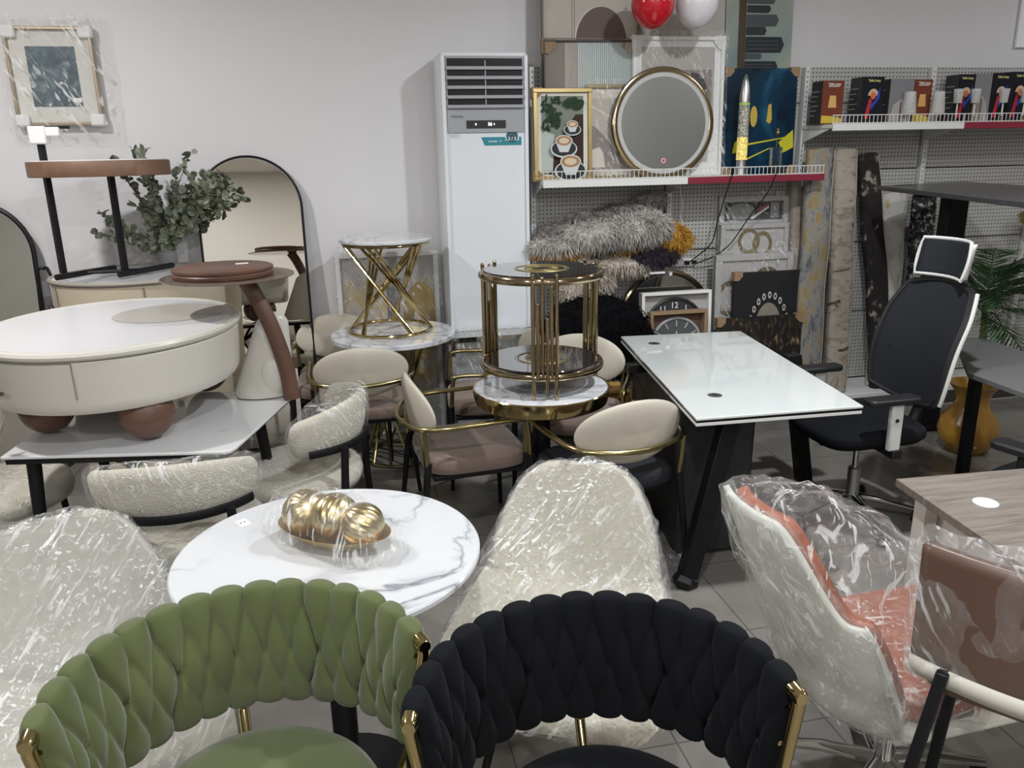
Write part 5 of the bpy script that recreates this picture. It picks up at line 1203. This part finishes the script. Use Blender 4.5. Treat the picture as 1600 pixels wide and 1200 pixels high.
# ================================================================ fur throws and shaggy rugs
def fur(name, label, blobs, fm, loc=(0, 0, 0), n=5200, ln=.045, wid=.0026, seed=1, group='fur throws'):
    """blobs: (x, y, z, rx, ry, rz) soft lumps merged in one body, covered with strands"""
    t = thing(name, label, 'throw', loc, 0, group); rs = random.Random(seed); body = MB(); st = MB(); tot = sum(b_[3]*b_[5] for b_ in blobs)
    for (x, y, z, rx, ry, rz_) in blobs:
        def f(u, v):
            a = u*2*PI; p = v*PI; d = Vector((math.sin(p)*math.cos(a), math.sin(p)*math.sin(a), math.cos(p)))
            k = 1+.16*noise.noise(d*2.1+Vector((x*9, z*9, seed)))+.07*noise.noise(d*6+Vector((seed, 0, 0)))
            return Vector((x+d.x*rx*k, y+d.y*ry*k, z+d.z*rz_*k))
        body.grid(f, 28, 16, cu=True)
        m = int(n*rx*rz_/tot)
        for _ in range(m):
            u, v = rs.random(), math.acos(rs.uniform(-1, 1))/PI
            p = f(u, v); a = u*2*PI; q = v*PI; nn = Vector((math.sin(q)*math.cos(a)/rx, math.sin(q)*math.sin(a)/ry, math.cos(q)/rz_)).normalized()
            if nn.y > .6: continue
            d = (nn*.75+Vector((rs.gauss(0, .35), rs.gauss(0, .3), -.55+rs.gauss(0, .3)))).normalized(); L = ln*rs.uniform(.6, 1.3)
            s = d.cross(Vector((rs.gauss(0, 1), rs.gauss(0, 1), rs.gauss(0, 1)))).normalized()*wid
            e = p+d*L+Vector((0, 0, -L*.25)); mm = p+d*L*.55
            st.add([p-s, p+s, mm+s*.8, e, mm-s*.8], [(0, 1, 2, 4), (4, 2, 3)])
    body.build('fur_body', fm, t, angle=180); st.build('fur_pile', fm, t, smooth=False)['kind'] = 'stuff'
    return t
F1 = ramp_on(mat('grey_fur', (.4, .38, .35), .95), [(.35, (.30, .285, .26)), (.65, (.52, .49, .45))], 6, 3)
F1d = ramp_on(mat('taupe_grey_fur', (.3, .28, .26), .95), [(.35, (.17, .155, .14)), (.65, (.29, .27, .25))], 6, 3)
F2 = ramp_on(mat('mustard_fur', (.5, .3, .05), .95), [(.35, (.42, .21, .03)), (.65, (.60, .34, .06))], 8, 3)
F3 = ramp_on(mat('cream_fur', (.5, .45, .4), .95), [(.35, (.42, .36, .30)), (.65, (.60, .54, .47))], 6, 3)
F4 = mat('dark_plum_fur', (.035, .027, .035), .95); F5 = mat('black_fur', (.004, .004, .005), .95, spec=.1)
def B(px, py, y, rx, ry, rz_): c = at(px, py, y); return (c.x, c.y, c.z, rx, ry, rz_)
fur('fur_throw', 'taupe grey fur throw at the top of the pile under the shelf', [B(880, 365, 4.80, .17, .09, .07), B(930, 345, 4.80, .19, .09, .06), B(985, 330, 4.82, .18, .08, .05), B(1015, 312, 4.84, .10, .06, .04)], F1d, seed=1)
fur('fur_throw', 'light grey fur throw in the middle of the pile under the shelf', [B(870, 385, 4.68, .16, .10, .055), B(925, 368, 4.66, .19, .12, .075), B(985, 360, 4.66, .19, .12, .085), B(1015, 355, 4.66, .12, .11, .085)], F1, seed=2, n=7500)
fur('fur_throw', 'mustard yellow fur throw at the right of the pile under the shelf', [B(1048, 372, 4.72, .12, .09, .075), B(1000, 392, 4.72, .18, .08, .035), B(875, 395, 4.70, .16, .09, .03)], F2, seed=3)
fur('fur_throw', 'dark plum fur throw under the mustard yellow throw', [B(1015, 398, 4.69, .16, .10, .045)], F4, seed=4, n=3500)
fur('fur_throw', 'cream fur throw hanging down below the pile, behind the drum table', [B(975, 412, 4.70, .20, .10, .05), B(905, 425, 4.62, .15, .09, .06), B(900, 450, 4.60, .10, .07, .10), B(896, 480, 4.60, .055, .05, .06), B(930, 440, 4.66, .10, .08, .08)], F3, seed=5, n=6500)
fur('shaggy_rug', 'black shaggy rolled rug on the base shelf beside the pile of throws', [B(930, 520, 4.45, .30, .16, .22), B(890, 530, 4.45, .18, .15, .18), B(970, 540, 4.45, .20, .15, .20)], F5, seed=6, n=7000, ln=.03)
t = thing('throw_support_bin', 'white wire shelf arms holding the pile of fur throws', 'shelf', (1.60, 4.72, 0))
zf = at(960, 425, 4.7).z
for x in (-.36, -.1, .2, .36): MB().box((x, .06, zf-.02), (.02, .28, .02)).build('shelf_arm', SHW, t)
MB().box((.26, -.10, zf-.005), (.10, .02, .012)).build('price_holder', PAPER, t)
# mustard boxy ottoman seen between cream chair and desk
t = thing('mustard_curtain_pack', 'bright mustard fabric block between the cream chair and the white desk', 'ottoman', (1.42, 4.27, .002))
MB().box((0, 0, .20), (.26, .26, .40)).build('cushion_block', mat('mustard_velvet', (.50, .27, .02), .6, bump=.6, bscale=14, sheen=.4, bdist=.02), t, bevel=.03, seg=4)
MB().box((0, 0, .405), (.24, .24, .012)).build('seam_cover', bpy.data.materials['mustard_velvet'], t, bevel=.004)

# cables
def cable(label, pts, m, r=.004): tag(MB().tube(spline(pts, 8), r, 6).build('power_cable', m), label, 'cable')
c1_ = at(1142, 280, 4.60); c2_ = at(1212, 280, 4.60); s0 = at(1075, 411, 4.88)
cable('black cable hanging from the shelf to the socket under the rocket lamp', [at(1146, 268, 4.578), at(1132, 310, 4.60), at(1120, 350, 4.68), at(1110, 382, 4.8), at(1075, 411, 4.885)], BLACK)
cable('black cable hanging from the shelf to the socket under the blue portrait canvas', [at(1214, 268, 4.578), at(1200, 300, 4.60), at(1170, 340, 4.68), at(1140, 382, 4.78), at(1110, 403, 4.85), at(1085, 412, 4.885)], BLACK)
cable('white cable hanging down the pegboard beside the throws', [at(1062, 290, 4.88), at(1066, 320, 4.88), at(1064, 340, 4.88), at(1072, 365, 4.89), at(1070, 385, 4.89)], WHITE, .003)
t = thing('wall_socket', 'small white double socket with black plugs on the pegboard', 'socket', (s0.x, 4.925, s0.z))
MB().box((-.02, -.008, 0), (.16, .014, .05)).build('socket_plate', WHITE, t, bevel=.003); MB().box((0, -.028, 0), (.03, .03, .025)).box((.05, -.028, .002), (.03, .03, .022)).build('plug', BLACK, t, bevel=.004)
# framed white board, top right corner
c = at(1592, 50, 5.04); tag(MB().box((c.x+.28, 5.035, c.z+.23), (.60, .02, .66)).build('white_board', mat('white_board_face', (.85, .85, .85), .4), bevel=.004), 'white panel on the wall at the top right corner', 'sign')
# gold ornaments on the low shelf at the right
c = at(1592, 430, 4.72); t = thing('gold_flower_bowl', 'gold bowl ornament on the low shelf behind the palm', 'ornament', (c.x+.03, 4.72, 1.182))
MB().lathe([(.001, 0), (.03, 0), (.07, .03), (.09, .08), (.085, .08), (.06, .03), (.001, .01)], 28).build('bowl', GOLD, t)
bl_ = MB(); rs = random.Random(2)
for k in range(30): bl_.sphere((rs.uniform(-.06, .06), rs.uniform(-.06, .06), .06+rs.uniform(0, .03)), .012, nu=8, nv=5)
bl_.build('beads', GOLD, t)
# clear-wrapped glass table behind the pedestal table
t = thing('wrapped_glass_table', 'low chrome-framed glass table in clear wrap in front of the air conditioner', 'table', (.82, 4.57, 0))
MB().box((0, 0, .705), (.50, .18, .012)).build('glass_top', mat('pale_glass', (.6, .62, .62), .04, trans=.6), t)
MB().box((0, -.09, .70), (.52, .012, .03)).box((0, .09, .70), (.52, .012, .03)).build('top_rail', CHROME, t)
for sx in (-1, 1):
    for sy in (-1, 1): MB().box((sx*.25, sy*.085, .35), (.02, .02, .695)).build('leg', CHROME, t)
MB().box((0, 0, .15), (.48, .16, .01)).build('lower_shelf', mat('mirror_shelf', (.6, .6, .6), .1, .8), t)
wrap(t, [], FILM, extra=[(x, y, z) for x in (-.28, .28) for y in (-.10, .10) for z in (.03, .73)], grow=.0, wrinkle=.02, seed=6)
